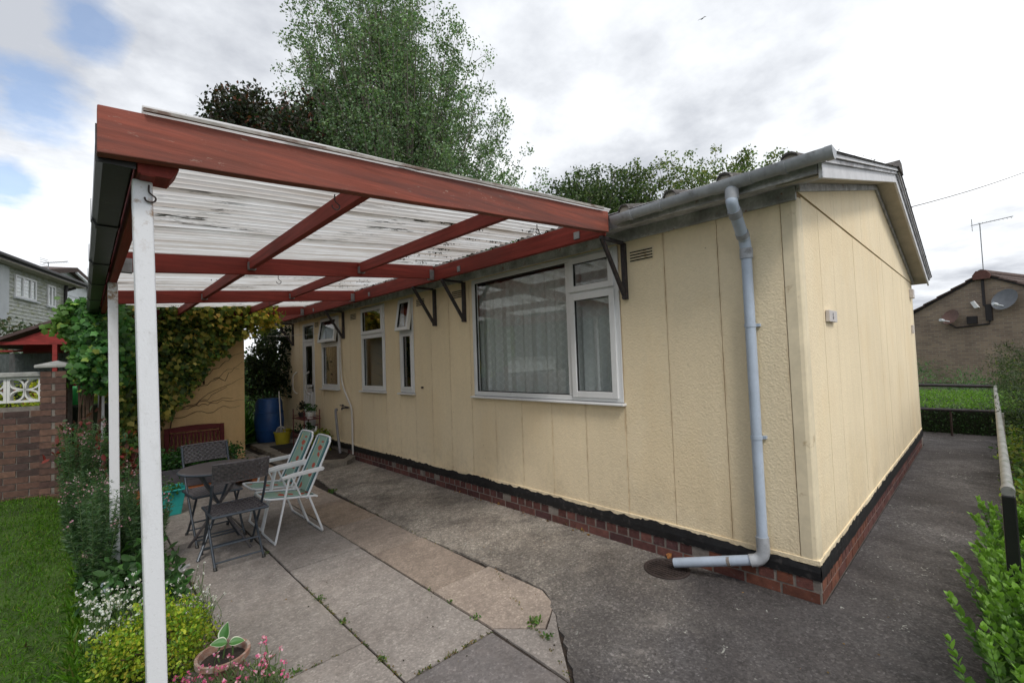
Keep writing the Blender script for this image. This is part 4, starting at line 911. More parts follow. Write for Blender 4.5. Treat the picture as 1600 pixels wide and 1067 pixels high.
# variegated ivy: the canopy-high mass, its lower edge running down to the left
IVc = []
def low(x): return max(.35, 2.28 - max(0, (-1.35 - x)) * 1.28) if x < -1.35 else 2.30
while len(IVc) < 1500:
    x = random.uniform(-3.25, -.78); z = random.uniform(.35, 2.72); y = random.uniform(7.55, 8.5) if x < -2.9 else random.uniform(8.12, 8.52)
    if z < low(x) + random.uniform(-.08, .12): continue
    if x > -1.2 and (z < 2.30 + (x + 1.2) * .05 or random.random() < (x + 1.2) * 1.0): continue
    if z > 2.45: y -= random.uniform(0, .35)
    IVc.append((x, y, z))
IVc = np.array(IVc); n = 15000; P, i_ = clump_pts(n, IVc, .05)
palI = [(.07, .13, .03), (.11, .18, .035), (.38, .36, .08), (.22, .25, .06), (.55, .48, .14), (.04, .08, .022)]
t_ = tones(n, palI, .2, [.25, .22, .18, .15, .09, .11]); lit_yellow = np.clip((P[:, 0] + 2.6) / 1.6, 0, 1)[:, None] * np.clip((P[:, 2] - 2.0) / .5, 0, 1)[:, None]
t_ = t_ * (1 - lit_yellow) + (t_ * np.array([1.7, 1.35, 1.0]) + np.array([.05, .04, .0])) * lit_yellow  # yellow light on the upper right overhang, put into the leaf tones
al = rnd_dir(n, -.9); al[:, 1] -= .2; nm = np.tile([0, -1, .5], (n, 1)) + rng.normal(0, .55, (n, 3))
ivy = thing('variegated_ivy', (-2.4, 8.5, 0), 'yellow and green variegated ivy hanging over the ochre outbuilding wall', 'ivy')
o = put('foliage', leaf_mesh('foliage', P, al, nm, .085 * rng.uniform(.6, 1.25, n), T_IVY, t_), ivy); mk('stems', VS, 'stem', ivy)
m = MB()
for k in range(22): x = random.uniform(-3.2, -1.9); m.tube(bez([(x, 8.55, .02 if x < -2.3 else low(x)), (x + random.uniform(-.2, .2), 8.5, 1.4), (x + random.uniform(-.3, .3), 8.4, 2.5)], 3), .010, 5)
mk('trunk', m, 'stem', ivy)
o['kind'] = 'stuff'
# the darker green vine at the left end of the canopy, over the third post
c = []
while len(c) < 300:
    v = rnd_dir(1)[0] * random.random() ** .4; q = (-3.17 + v[0] * .31, 6.72 + v[1] * .5, 1.95 + v[2] * .60)
    if q[2] > 2.2 and q[0] < -3.75: continue
    c.append(q)
for _ in range(34): u = random.random(); c.append((-3.2 - .34 * u, 6.6, 2.45 - .12 * u + random.uniform(-.05, .05)))
for _ in range(22): u = random.random(); c.append((-3.35 - .26 * u, 6.6, 2.10 + .1 * u + random.uniform(-.05, .05)))
n = 5200; P, i_ = clump_pts(n, c, .042); t_ = tones(n, [(.06, .17, .045), (.085, .22, .05), (.04, .11, .036), (.11, .26, .06), (.24, .35, .06)], .2, [.3, .27, .2, .15, .08])
edge = np.clip((-3.40 - P[:, 0]) / .22, 0, 1)[:, None]; t_ = t_ * (1 - edge * .6) + np.array([.15, .24, .04]) * edge * .6
nm = np.tile([0, -1, .6], (n, 1)) + rng.normal(0, .6, (n, 3))
vine = thing('climbing_vine', (-3.4, 6.8, 0), 'lobed green vine climbing the far end of the canopy beside the brick pier', 'vine')
o = put('foliage', leaf_mesh('foliage', P, rnd_dir(n, -.7), nm, .070 * rng.uniform(.55, 1.3, n), T_IVY, t_), vine); o['kind'] = 'stuff'
m = MB()
for k in range(9): m.tube(bez([(-3.3 + random.uniform(-.1, .1), 6.9, .1), (-3.25 + random.uniform(-.15, .2), 6.8, 1.2), (-3.4 + random.uniform(-.15, .3), 6.7, 2.3)], 4), .012, 6)
mk('trunk', m, 'stem', vine)
# folded slatted garden bench backs leaning on the wall
def bench_back(x, label):
    t = thing('folded_slatted_chair', (x, 8.42, 0), label, 'folded chair', 'maroon slatted chairs leaning on the ochre wall'); 
    y0, y1 = 8.40, 8.44
    fr = MB().box(x - .42, x - .355, y0, y1, .05, .68).box(x + .355, x + .42, y0, y1, .05, .68).box(x - .354, x + .354, y0, y1, .10, .16); mk('frame', fr, 'darkwood', t, bevel=.006)
    mk('top_rail', MB().prism([(x - .354, .60), (x + .354, .60), (x + .354, .68), (x + .15, .695), (x, .70), (x - .15, .695), (x - .354, .68)], y0, y1, 1), 'darkwood', t, bevel=.005)
    for k in range(13): mk('slat', MB().box(x - .335 + k * .0535, x - .335 + k * .0535 + .03, y0 + .012, y1 - .008, .161, .575), 'darkwood', t)
    mk('slat_rail', MB().box(x - .34, x + .35, y0 + .004, y1 - .002, .555, .58), 'darkwood', t)
    t.rotation_euler = (R(-6), 0, 0); t.location.z = 0
bench_back(-1.99, 'maroon slatted folded chair leaning on the ochre wall, the right one of two')
bench_back(-2.87, 'maroon slatted folded chair leaning on the ochre wall, the left one, partly behind the ivy')
# herb trough on an orange tray, teal tub
t = thing('herb_trough', (-2.35, 6.55, 0), 'grey trough of leafy herbs on an orange clay tray behind the table', 'planter')
mk('trough', MB().prism([(6.42, .11), (6.72, .11), (6.76, .36), (6.745, .36), (6.705, .13), (6.435, .13), (6.395, .36), (6.38, .36)], -2.85, -1.9, 0).box(-2.85, -2.84, 6.40, 6.74, .12, .36).box(-1.91, -1.90, 6.40, 6.74, .12, .36), 'grey_trough', t, bevel=.004)
mk('soil', MB().box(-2.84, -1.91, 6.405, 6.735, .2, .335), 'soil', t); mk('tray', MB().box(-2.95, -1.55, 6.33, 6.80, .07, .105).box(-2.95, -2.85, 6.35, 6.78, 0, .069).box(-1.65, -1.55, 6.35, 6.78, 0, .069), 'orange_plastic', t, bevel=.008)
c = in_box(150, (-2.85, -1.75, 6.38, 6.78, .34, .52)); o = put('herbs', shrub_mesh('herbs', c, 2600, .05, .045, [(.035, .11, .025), (.05, .15, .03), (.025, .07, .02)]), t); o['kind'] = 'stuff'
t = thing('teal_tub', (-2.62, 5.62, 0), 'square teal plastic tub on the slabs below the herb trough', 'tub')
sq = lambda h, z: [(-2.66 - h, 5.66 - h, z), (-2.66 + h, 5.66 - h, z), (-2.66 + h, 5.66 + h, z), (-2.66 - h, 5.66 + h, z)]
mk('tub', MB().add(sq(.105, .0) + sq(.145, .27) + sq(.165, .272) + sq(.165, .29) + sq(.14, .29) + sq(.10, .02), [(3, 2, 1, 0)] + [(i * 4 + k, i * 4 + (k + 1) % 4, i * 4 + 4 + (k + 1) % 4, i * 4 + 4 + k) for i in range(5) for k in range(4)] + [(20, 21, 22, 23)]), 'teal_plastic', t, bevel=.006)
mk('soil', MB().box(-2.78, -2.54, 5.54, 5.78, .10, .21), 'soil', t); c = in_box(20, (-2.76, -2.58, 5.5, 5.7, .22, .32)); o = put('leaves', shrub_mesh('leaves', c, 200, .03, .04, [(.05, .15, .03), (.09, .22, .05)]), t)
# barrel, bucket with mop, mat
t = thing('water_barrel', (-.50, 9.75, .07), 'tall blue plastic barrel beside the door under a dark climber', 'barrel')
mk('drum', MB().lathe([(.22, .07), (.255, .12), (.265, .30), (.268, .31), (.272, .33), (.285, .5), (.272, .67), (.268, .69), (.262, .72), (.255, .88), (.225, .96), (.20, .965)], 30, (-.50, 9.75)), 'blue_plastic', t, smooth=40)
for z in (.32, .68): mk('hoop', MB().tube([(-.5 + .272 * math.cos(a), 9.75 + .272 * math.sin(a), z) for a in np.linspace(0, 2 * math.pi, 31)[:-1]], .009, 6, closed=True), 'blue_plastic', t, smooth=60)
t = thing('mop_bucket', (-.42, 9.2, .07), 'yellow mop bucket standing in front of the blue barrel', 'bucket')
mk('bucket', MB().lathe([(.08, .072), (.098, .075), (.128, .30), (.138, .305), (.138, .318), (.124, .318), (.094, .085)], 22, (-.43, 9.12), sx=1.25), 'yellow_plastic', t, smooth=40)
mk('wringer', MB().lathe([(.05, .30), (.085, .345), (.09, .36), (.075, .36), (.045, .31)], 16, (-.36, 9.12)), 'yellow_plastic', t, smooth=40)
mk('handle', MB().tube([(-.43 + .165 * math.cos(a), 9.12, .31 + .03 - .06 * math.sin(a)) for a in np.linspace(0, math.pi, 12)], .004, 6), 'slate_metal', t)
t = thing('mop', (-.45, 9.14, .3), 'string mop standing in the yellow bucket', 'mop')
mk('handle', MB().tube([(-.45, 9.14, .35), (-.40, 9.42, 1.12)], .011, 8), 'white_pipe', t); m = MB()
for k in range(40): a = random.random() * 6.28; r_ = random.uniform(.02, .11); m.tube(bez([(-.45, 9.14, .42), (-.45 + r_ * .6 * math.cos(a), 9.14 + r_ * .6 * math.sin(a), .40), (-.45 + r_ * math.cos(a), 9.14 + r_ * math.sin(a), .31)], 3), .006, 5)
o = mk('strings', m, 'mop', t); o['kind'] = 'stuff'
solo('doormat', MB().box(-.72, -.28, 8.45, 8.95, .071, .086), 'mat', 'dark rubber mat lying in front of the white door', 'doormat', bevel=.005)
# plant rack by the door with pots
t = thing('plant_rack', (-.28, 8.2, .085), 'dark red metal plant rack with two shelves beside the white door', 'plant rack')
for x in (-.40, -.12):
    for y in (7.95, 8.55): mk('upright', MB().tube([(x, y, .085), (x, y, .80)], .010, 8), 'dark_red_metal', t)
for z in (.28, .62): mk('shelf', MB().box(-.42, -.10, 7.93, 8.57, z, z + .012), 'dark_red_metal', t); mk('shelf_rail', MB().tube([(-.41, 7.94, z + .05), (-.41, 8.56, z + .05), (-.11, 8.56, z + .05), (-.11, 7.94, z + .05)], .005, 6, closed=True), 'dark_red_metal', t)
def pot(name, x, y, z, r, h, mat, label, leaves=None, cat='plant pot', hgt=.12, pal=None, grp=None):
    t = thing(name, (x, y, z), label, cat, grp)
    mk('pot', MB().lathe([(r * .7, z), (r * .97, z + h), (r * 1.05, z + h), (r * 1.05, z + h * .86 ), (r * 1.0, z + h * .84)][:1] + [(r * .98, z + h * .82), (r * 1.07, z + h * .83), (r * 1.07, z + h), (r * .92, z + h), (r * .88, z + h * .8)], 22, (x, y)), mat, t, smooth=40)
    mk('soil', MB().lathe([(.001, z + h * .84), (r * .9, z + h * .84)], 16, (x, y), cap=False), 'soil', t)
    if leaves:
        c = in_box(max(6, leaves // 20), (x - r, x + r, y - r, y + r, z + h, z + h + hgt)); put('leaves', shrub_mesh('leaves', c, leaves, .025, .05, pal or [(.03, .09, .03), (.05, .13, .03)], mat='leaf'), t)
    return t
pot('white_pot', -.26, 8.06, .632, .075, .12, 'pot_white', 'small white pot with a green plant on the rack top shelf', 120)
pot('dark_pot', -.30, 8.36, .632, .07, .10, 'pot_dark', 'dark plastic pot with spiky dark foliage on the rack top shelf', 140, hgt=.16, pal=[(.02, .03, .02), (.04, .05, .03)])
pot('white_planter', -.24, 8.10, .292, .10, .11, 'pot_white', 'wide white pot on the lower shelf of the rack', 60)
pot('black_pot', -.28, 8.38, .292, .09, .10, 'pot_dark', 'black pot on the lower shelf of the rack', 70)
t = thing('spray_bottle', (-.16, 7.90, .085), 'white spray bottle standing beside the plant rack', 'bottle')
mk('bottle', MB().lathe([(.035, .30), (.037, .305), (.037, .42), (.015, .46), (.013, .49)], 14, (-.17, 8.0)), 'pot_white', t, smooth=40); mk('nozzle', MB().box(-.185, -.13, 7.992, 8.008, .49, .515), 'dark_red_metal', t)
c = in_box(24, (-.34, -.12, 7.52, 7.78, .16, .38)); t = thing('yellow_shrub', (-.22, 7.65, .085), 'small yellow-green leafy plant at the foot of the wall by the rack', 'plant')
put('foliage', shrub_mesh('foliage', c, 320, .04, .07, [(.20, .25, .03), (.28, .30, .04), (.12, .20, .03)], w=[.4, .3, .3]), t); mk('stem', MB().tube([(-.22, 7.65, .07), (-.22, 7.65, .25)], .006, 6), 'green_stem', t)
# grey hose hanging from the tap
solo('grey_hose', MB().tube(bez([(-.09, 7.20, .83), (-.12, 7.19, .80), (-.13, 7.10, .45), (-.14, 6.98, .10)], 8), .022, 10), 'grey_hose', 'ribbed grey hose propped from the outside tap down to the step', 'hose', smooth=60)
solo('clothes_line', MB().tube(bez([(-1.2, 8.83, 2.27), (-.7, 8.6, 2.215), (0.0, 8.3, 2.25)], 6), .004, 5), 'white_pipe', 'pale washing line strung between the ochre outbuilding and the bungalow', 'washing line')
# drain gully under the shoe
t = thing('drain_gully', (-.20, .93, 0), 'round rusty drain gully under the end of the downpipe', 'drain')
mk('rim', MB().lathe([(.165, .004), (.165, .013), (.150, .015), (.142, .008)], 32, (-.20, .93), cap=False), 'drain_iron', t, smooth=40); mk('well', MB().lathe([(.001, .0065), (.148, .0075)], 24, (-.20, .93), cap=False), 'soil', t)
for k in range(-4, 5): l_ = math.sqrt(max(.0, .14 ** 2 - (k * .03) ** 2)); mk('grate_bar', MB().box(-.20 + k * .03 - .006, -.20 + k * .03 + .006, .93 - l_, .93 + l_, .008, .014), 'drain_iron', t)
solo('fallen_leaf', MB().add([(-.05, 1.0, .006), (-.02, 1.03, .03), (0, .99, .055), (-.045, .97, .03)], [(0, 1, 2), (0, 2, 3)]), 'dry_leaf', 'orange dry leaf standing against the plinth above the drain', 'fallen leaf')
# ------------------------------------------------------------------ garden wall on the left (local x runs left along the wall)
WD = R(164.8)
bw = thing('garden_wall', (-3.59, 6.93, .1), 'dark red brick garden wall with capped pier and white pierced screen blocks', 'wall', None, WD)
K = dict(local=True)
mk('mortar_core', MB().box(-.108, .108, -.108, .108, -.3, 1.555).box(.108, 3.4, -.045, .045, -.3, 1.155), 'old_mortar', bw, **K)
BL, BH = .205, .0655; bm = {}
for nm, L_ in (('s', BL), ('h', .0975)):
    for dp in ('w', 'p'):
        h_ = .050 if dp == 'w' else .113
        m = MB(); m.box(0, L_, -.004 - h_ + (.0), -h_ + .05 + .0, 0, BH); m.v = [(x + random.uniform(-.0015, .0015), y + random.uniform(-.0015, .0015), z + random.uniform(-.0015, .0015)) for x, y, z in m.v]; bm[nm + dp] = m.mesh('brick', 'brick')
def wcol(): 
    c = random.choice([(.125, .068, .052), (.105, .058, .048), (.14, .075, .055), (.155, .085, .062), (.085, .052, .045), (.18, .10, .07)]); kf = random.uniform(.82, 1.18); return tuple(q * kf for q in c)
# rotated 164.8 deg: local -y faces away, so the camera sees the local +y side
for r_ in range(17):
    z = -.095 + r_ * .0755
    if z + BH > 1.17: break
    for k in range(14):
        x = .118 + (k - (.5 if r_ % 2 else 0)) * (BL + .0105)
        if x < .11: 
            o = put('brick', bm['hw'], bw, (.113, 0, z), (0, 0, 0), (1, -1, 1), wcol(), local=True); continue
        o = put('brick', bm['sw'], bw, (x, 0, z), (0, 0, 0), (1, -1, 1), wcol(), local=True)
    
for r_ in range(22):
    z = -.095 + r_ * .0755
    if z + BH > 1.57: break
    if r_ % 2: put('brick', bm['hp'], bw, (-.114, 0, z), (0, 0, 0), (1, -1, 1), wcol(), local=True); put('brick', bm['hp'], bw, (-.114 + .128, 0, z), (0, 0, 0), (1, -1, 1), wcol(), local=True)
    else: put('brick', bm['sp'], bw, (-.114, 0, z), (0, 0, 0), (1.11, -1, 1), wcol(), local=True)
    put('brick', bm['hp'], bw, (0, -.1, z), (0, 0, R(90)), (1, 1, 1), wcol(), local=True); put('brick', bm['hp'], bw, (0, .005, z), (0, 0, R(90)), (1, 1, 1), wcol(), local=True)
m = MB(); q = .155; m.add([(-q, -q, 1.60), (q, -q, 1.60), (q, q, 1.60), (-q, q, 1.60), (-q, -q, 1.632), (q, -q, 1.632), (q, q, 1.632), (-q, q, 1.632), (0, 0, 1.685)], [(3, 2, 1, 0), (0, 1, 5, 4), (1, 2, 6, 5), (2, 3, 7, 6), (3, 0, 4, 7), (4, 5, 8), (5, 6, 8), (6, 7, 8), (7, 4, 8)])
mk('pier_cap', m, 'coping', bw, bevel=.006, **K)
for k in range(3): mk('coping_stone', MB().box(.122 + k * .88, .122 + k * .88 + .874, -.085, .085, 1.502, 1.556), 'coping', bw, bevel=.008, **K)
for k in range(9):  # pierced screen blocks: square frame, four arcs meeting in the middle
    m = MB(); s_ = .292; x0 = .125 + k * s_; z0 = 1.205; t_ = .025
    m.box(x0, x0 + s_ - .003, -.045, .045, z0, z0 + t_).box(x0, x0 + s_ - .003, -.045, .045, z0 + s_ - t_, z0 + s_ - .001).box(x0, x0 + t_, -.045, .045, z0 + t_, z0 + s_ - t_).box(x0 + s_ - .003 - t_, x0 + s_ - .003, -.045, .045, z0 + t_, z0 + s_ - t_)
    cx, cz, h_ = x0 + s_ / 2 - .0015, z0 + s_ / 2, s_ / 2 - .012
    for sx in (-1, 1):
        for sz in (-1, 1):   # petal loop from the centre to each corner
            for bend in (-1, 1):
                ax, az = cx + sx * h_, cz + sz * h_; nx, nz = -sz * bend, sx * bend; pts = []
                for i in range(9): u = i / 8; b_ = .052 * math.sin(math.pi * u); pts.append((cx + (ax - cx) * u + nx * b_ * .7071, cz + (az - cz) * u + nz * b_ * .7071))
                for p0, p1 in zip(pts[:-1], pts[1:]):
                    d = Vector((p1[0] - p0[0], p1[1] - p0[1])).normalized(); w = Vector((-d.y, d.x)) * .0085
                    m.prism([(p0[0] - w.x, p0[1] - w.y), (p1[0] - w.x, p1[1] - w.y), (p1[0] + w.x, p1[1] + w.y), (p0[0] + w.x, p0[1] + w.y)], -.038, .038, 1)
    mk('screen_block', m, 'white_block', bw, **K)

# ------------------------------------------------------------------ red summerhouse behind it
sh = thing('red_summerhouse', (-3.81, 12.04, .1), 'small red timber summerhouse with felt roof and net curtains behind the brick wall', 'shed', None, WD)
SA, SZ = -.78, 2.90
m = MB(); 
def sroof(x): return SZ - .46 * abs(x - SA)
for k in range(9):
    z = 2.19 + k * .082; hw = (SZ - z - .08) / .46
    if hw > .05: mk('gable_board', MB().prism([(SA - hw, z), (SA + hw, z), (SA + max(.01, hw - .17), z + .08), (SA - max(.01, hw - .17), z + .08)], .0, .02, 1), 'shed_red', sh, **K)
mk('roof', MB().prism([(SA - 1.75, sroof(SA - 1.75)), (SA, SZ), (SA + 1.75, sroof(SA + 1.75)), (SA + 1.75, sroof(SA + 1.75) + .06), (SA, SZ + .065), (SA - 1.75, sroof(SA - 1.75) + .06)], -2.5, .12, 1), 'shed_felt', sh, **K)
mk('fascia', MB().box(SA - 1.6, SA + 1.6, .022, .05, 2.13, 2.19), 'shed_red', sh, **K)
for x in (-.04, -1.5, 1.4): mk('post', MB().box(x - .04, x + .03, .0, .05, 0, 2.128), 'shed_red', sh, **K)
mk('back_wall', MB().box(SA - 1.5, SA + 1.6, -1.2, -1.15, 0, 2.4), 'shed_red', sh, **K)
w = MB(); w.box(.02, .06, -1.149, -1.12, 1.2, 2.08).box(1.2, 1.24, -1.149, -1.12, 1.2, 2.08).box(.061, 1.199, -1.149, -1.12, 1.2, 1.24).box(.061, 1.199, -1.149, -1.12, 2.04, 2.08).box(-.9, -.86, -1.149, -1.12, 1.0, 2.0).box(-.16, -.12, -1.149, -1.12, 1.0, 2.0).box(-.859, -.161, -1.149, -1.12, 1.0, 1.04).box(-.859, -.161, -1.149, -1.12, 1.5, 1.54)
W = mk('window', w, 'shed_red', sh, **K); put('pane', MB().box(.061, 1.199, -1.14, -1.136, 1.241, 2.039).box(-.859, -.161, -1.14, -1.136, 1.041, 1.499).box(-.859, -.161, -1.14, -1.136, 1.541, 2.0).mesh('pane', 'glass'), W, local=True); put('curtain', MB().box(.061, 1.199, -1.1499, -1.148, 1.3, 2.0).box(-.86, -.16, -1.1499, -1.148, 1.05, 1.9).mesh('curtain', 'dim_net'), W, local=True)
solo('green_watering_can', MB().lathe([(.08, 1.22), (.09, 1.24), (.085, 1.42), (.06, 1.46), (.055, 1.44)], 16, (-3.42, 7.35)).tube([(-3.34, 7.35, 1.26), (-3.18, 7.33, 1.45)], .014, 8).tube(bez([(-3.50, 7.35, 1.30), (-3.58, 7.35, 1.38), (-3.50, 7.35, 1.45)], 5), .008, 6), simple('bright_green_plastic', (.03, .40, .08), .4, .1, 5, 0), 'bright green plastic can on the low ledge beside the brick pier', 'watering can', smooth=40)
solo('ledge', MB().box(-3.62, -3.1, 7.2, 7.5, .0, 1.21), 'hedge_core', 'dark low ledge between the brick pier and the ivy', 'ledge', bevel=.02)
def shrub(name, loc, label, cat, centres, n, spread, size, pal, tmpl=T_OVAL, mat='leaf', up=.2, w=None, group=None, stems=6, core=None, jit=.18, sm='stem', sr=.012):
    t = thing(name, loc, label, cat, group); o = put('foliage', shrub_mesh('foliage', centres, n, spread, size, pal, tmpl, mat, up, w, jit), t)
    if n > 400: o['kind'] = 'stuff'
    m = MB(); cs_ = np.asarray(centres)
    for k in range(stems): q = cs_[random.randrange(len(cs_))]; m.tube(bez([(loc[0] + random.uniform(-.05, .05), loc[1] + random.uniform(-.05, .05), loc[2]), ((loc[0] + q[0]) / 2 + random.uniform(-.05, .05), (loc[1] + q[1]) / 2, (loc[2] + q[2]) / 2), tuple(q)], 4), [sr, sr * .9, sr * .8, sr * .7, sr * .6, sr * .5, sr * .4, sr * .35, sr * .3][:9], 5)
    mk('stem', m, sm, t); return t
def ell(n, c, r, lo=-1.0):
    out = []
    while len(out) < n:
        v = rnd_dir(1)[0] * random.random() ** .33
        if v[2] > lo: out.append((c[0] + v[0] * r[0], c[1] + v[1] * r[1], c[2] + v[2] * r[2]))
    return out
YG = [(.30, .36, .03), (.42, .42, .04), (.20, .30, .03)]
shrub('golden_shrub', (-4.3, 8.9, .1), 'bright yellow-green shrub glimpsed through the screen blocks', 'shrub', ell(90, (-4.3, 9.0, 1.2), (.9, .4, .35)), 1500, .06, .06, YG)
shrub('golden_shrub', (-3.55, 8.0, .1), 'bright yellow-green shrub just right of the brick pier', 'shrub', ell(40, (-3.55, 8.0, 1.2), (.28, .2, .28)), 600, .05, .055, YG)
shrub('dark_shrub', (-6.9, 15.5, 0), 'dark garden shrub below the grey clad house', 'shrub', ell(120, (-6.6, 20, 2.3), (2.6, 1.2, 1.5), -.5), 4500, .14, .12, [(.03, .055, .02), (.05, .08, .03), (.09, .09, .05)])

# ------------------------------------------------------------------ neighbouring houses
ND = R(250.8)
nh = thing('grey_clad_house', (-4.05, 27.4, 0), 'two storey house with mossy grey horizontal cladding and dark eaves', 'house', None, ND)
# local x runs towards the camera-left; local +y or -y faces us: direction (-.329,-.944), left normal = (.944,-.329)
m = MB(); k = 0; z = 3.53
while z < 5.62:
    m.prism([(.02, z), (.055, z), (.03, z + .135), (.02, z + .135)], 0, 1, 1); z += .14
mm = MB(); mm.v = [(y * 12.0 + .16, x, zz) for x, y, zz in m.v]; mm.f = m.f
o = mk('cladding_boards', mm, 'clad', nh, **K); o['kind'] = 'stuff'
m2 = MB(); m2.box(4.22, 12.2, .056, .13, 3.66, 5.6); mk('side_bay', m2, 'clad_white', nh, **K)
mk('wall_core', MB().box(0, 12, -6, .018, 0, 5.64), 'clad', nh, **K)
mk('base_wall', MB().box(.3, 12, -5.9, .019, 0, 3.5), 'soffit', nh, **K) if False else None
mk('corner_board', MB().box(-.02, .155, -.02, .07, 3.5, 5.64), 'clad', nh, **K)
mk('downpipe', MB().tube(bez([(-.35, .30, 5.56), (-.12, .14, 5.42), (.03, .12, 5.3), (.03, .12, 1.5)], 4), .06, 8), 'dark_trim', nh, **K)
mk('eaves', MB().box(-.9, 12.5, -.2, .50, 5.62, 5.66), 'soffit', nh, **K); mk('fascia', MB().box(-.9, 12.5, .46, .50, 5.66, 5.86), 'dark_trim', nh, **K); mk('gutter', MB().box(-.92, 12.5, .501, .62, 5.72, 5.84), 'dark_trim', nh, bevel=.03, **K)
mk('roof', MB().prism([(.5, 5.88), (-3.2, 7.0), (-6.7, 5.88), (-6.7, 5.80), (.5, 5.80)], -.9, 12.5, 0), 'tile_roof', nh, **K)
def nwin(x0, x1, z0, z1, mull):
    w = MB(); frame_box(w, x0, x1, z0, z1, .07, .02, .085)
    for a in mull: w.box(.02, .085, a - .035, a + .035, z0 + .071, z1 - .071)
    q = MB(); q.v = [(y, x, z) for x, y, z in w.v]; q.f = w.f; W = mk('window', q, 'upvc', nh, **K)
    put('pane', MB().box(x0 + .07, x1 - .07, .05, .054, z0 + .07, z1 - .07).mesh('pane', 'glass'), W, local=True); put('curtain', MB().box(x0 + .07, x1 - .07, .022, .03, z0 + .07, z1 - .07).mesh('curtain', 'room'), W, local=True)
    put('blind', MB().box(x0 + .07, x0 + (x1 - x0) * .28, .031, .036, z0 + .07, z1 - .07).box(x0 + (x1 - x0) * .45, x0 + (x1 - x0) * .78, .031, .036, z0 + .07, z1 - .07).mesh('blind', 'curtain_grey'), W, local=True)
    put('sill', MB().box(x0 - .06, x1 + .06, .056, .16, z0 - .06, z0 - .002).mesh('sill', 'clad_white'), W, local=True)
nwin(2.28, 3.72, 4.58, 5.42, (2.68, 3.2)); nwin(.78, 1.42, 4.52, 5.42, (1.1,))
h2 = thing('white_clad_house', (-3.29, 37.5, 0), 'white clad house with low pitched roof, mostly hidden behind the grey one', 'house', None, ND)
mk('wall', MB().prism([(-3.5, 0), (6, 0), (6, 6.7), (2.2, 7.55), (-3.5, 6.3)], -6, .0, 1), 'clad_white', h2, **K)
o = mk('cladding_boards', MB(), 'clad_white', h2, **K); mm = o.data; m = MB(); z = 2.0
while z < 6.4: m.prism([(.002, z), (.035, z), (.01, z + .19), (.002, z + .19)], 0, 1, 1); z += .2
q = MB(); q.v = [(y * 9.0 - 3.4, x, zz) for x, y, zz in m.v]; q.f = m.f; o.data = q.mesh('cladding_boards', 'clad_white'); o['kind'] = 'stuff'
mk('roof_edge', MB().prism([(-3.9, 6.22), (2.2, 7.58), (6.5, 6.6), (6.5, 6.85), (2.2, 7.83), (-3.9, 6.47)], -6, .4, 1), 'tile_roof', h2, **K); mk('bargeboard', MB().prism([(-3.9, 6.12), (2.2, 7.48), (2.2, 7.578), (-3.9, 6.218)], .30, .42, 1), 'upvc', h2, **K)
W = mk('window', MB().box(1.75, 2.35, .036, .09, 4.9, 6.0), 'upvc', h2, **K); put('pane', MB().box(1.83, 2.27, .091, .095, 4.98, 5.92).mesh('pane', 'seal'), W, local=True)
def aerial(loc, label, s_=1.0, hd=0.0, mast=1.6, top=0.0):
    t = thing('television_aerial', loc, label, 'aerial'); x, y, z = loc
    mk('mast', MB().tube([(x, y, z), (x, y, z + mast)], .018 * s_, 6), 'galv', t)
    c, s = math.cos(hd), math.sin(hd); zt = z + mast - .05
    mk('boom', MB().tube([(x - c * .9 * s_, y - s * .9 * s_, zt + .08), (x + c * .25 * s_, y + s * .25 * s_, zt)], .014 * s_, 6), 'galv', t)
    m = MB()
    for k in range(9): u = -.85 + k * .11; m.tube([(x + c * u * s_ + s * .12 * s_, y + s * u * s_ - c * .12 * s_, zt + .04), (x + c * u * s_ - s * .12 * s_, y + s * u * s_ + c * .12 * s_, zt + .04)], .007 * s_, 4)
    mk('elements', m, 'galv', t); m = MB()
    for dz in (-.18, -.08, .05, .14, .22): m.tube([(x + c * .2 * s_ - s * .22 * s_, y + s * .2 * s_ + c * .22 * s_, zt + dz), (x + c * .24 * s_ + s * .22 * s_, y + s * .24 * s_ - c * .22 * s_, zt + dz)], .010 * s_, 4)
    mk('reflector', m, 'galv', t); return t
aerial((-4.62, 30.5, 6.3), 'television aerial above the grey clad house roof', 1.0, R(140), .85)
# brick bungalow at the right
RD = R(72)
rb = thing('brick_bungalow', (22.64, -.85, 0), 'buff brick bungalow gable with brown tiled roof beyond the path', 'house', None, RD)
# local x runs to the left as we see it; local +y faces the camera
mk('gable_wall', MB().prism([(-4.6, 0), (4.6, 0), (4.6, 1.78), (0, 4.34), (-4.6, 1.78)], -.2, 0, 1), 'far_brick', rb, **K)
mk('side_wall', MB().box(4.35, 4.6, -9, -.21, 0, 1.9), 'far_brick', rb, **K)
sl = (4.34 - 1.78) / 4.6
for s_ in (-1, 1):
    for k in range(11):
        x0, x1 = s_ * k * .47, s_ * (k + 1) * .47 + s_ * .03; z0, z1 = 4.40 - sl * abs(x0), 4.40 - sl * abs(x1)
        pl = [(x0, z0 + .01), (x1, z1 + .06), (x1, z1 + .0), (x0, z0 - .05)]; mk('tile_course', MB().prism(pl, -9, .14, 1), 'tile_roof', rb, **K)
mk('ridge_tile', MB().tube([(0, .16, 4.42), (0, -9, 4.42)], .13, 12), 'tile_roof', rb, **K)
mk('ridge_end', MB().prism([(-.24, 4.16), (.24, 4.16), (.27, 4.32), (.15, 4.50), (-.15, 4.50), (-.27, 4.32)], .142, .19, 1), simple('red_ridge_end', (.14, .06, .05), .85, .2, 8, .3), rb, **K)
mk('verge_strip', MB().prism([(-4.9, 1.58), (0, 4.30), (4.9, 1.58), (4.9, 1.68), (0, 4.40), (-4.9, 1.68)], .0, .06, 1), 'dark_trim', rb, **K)
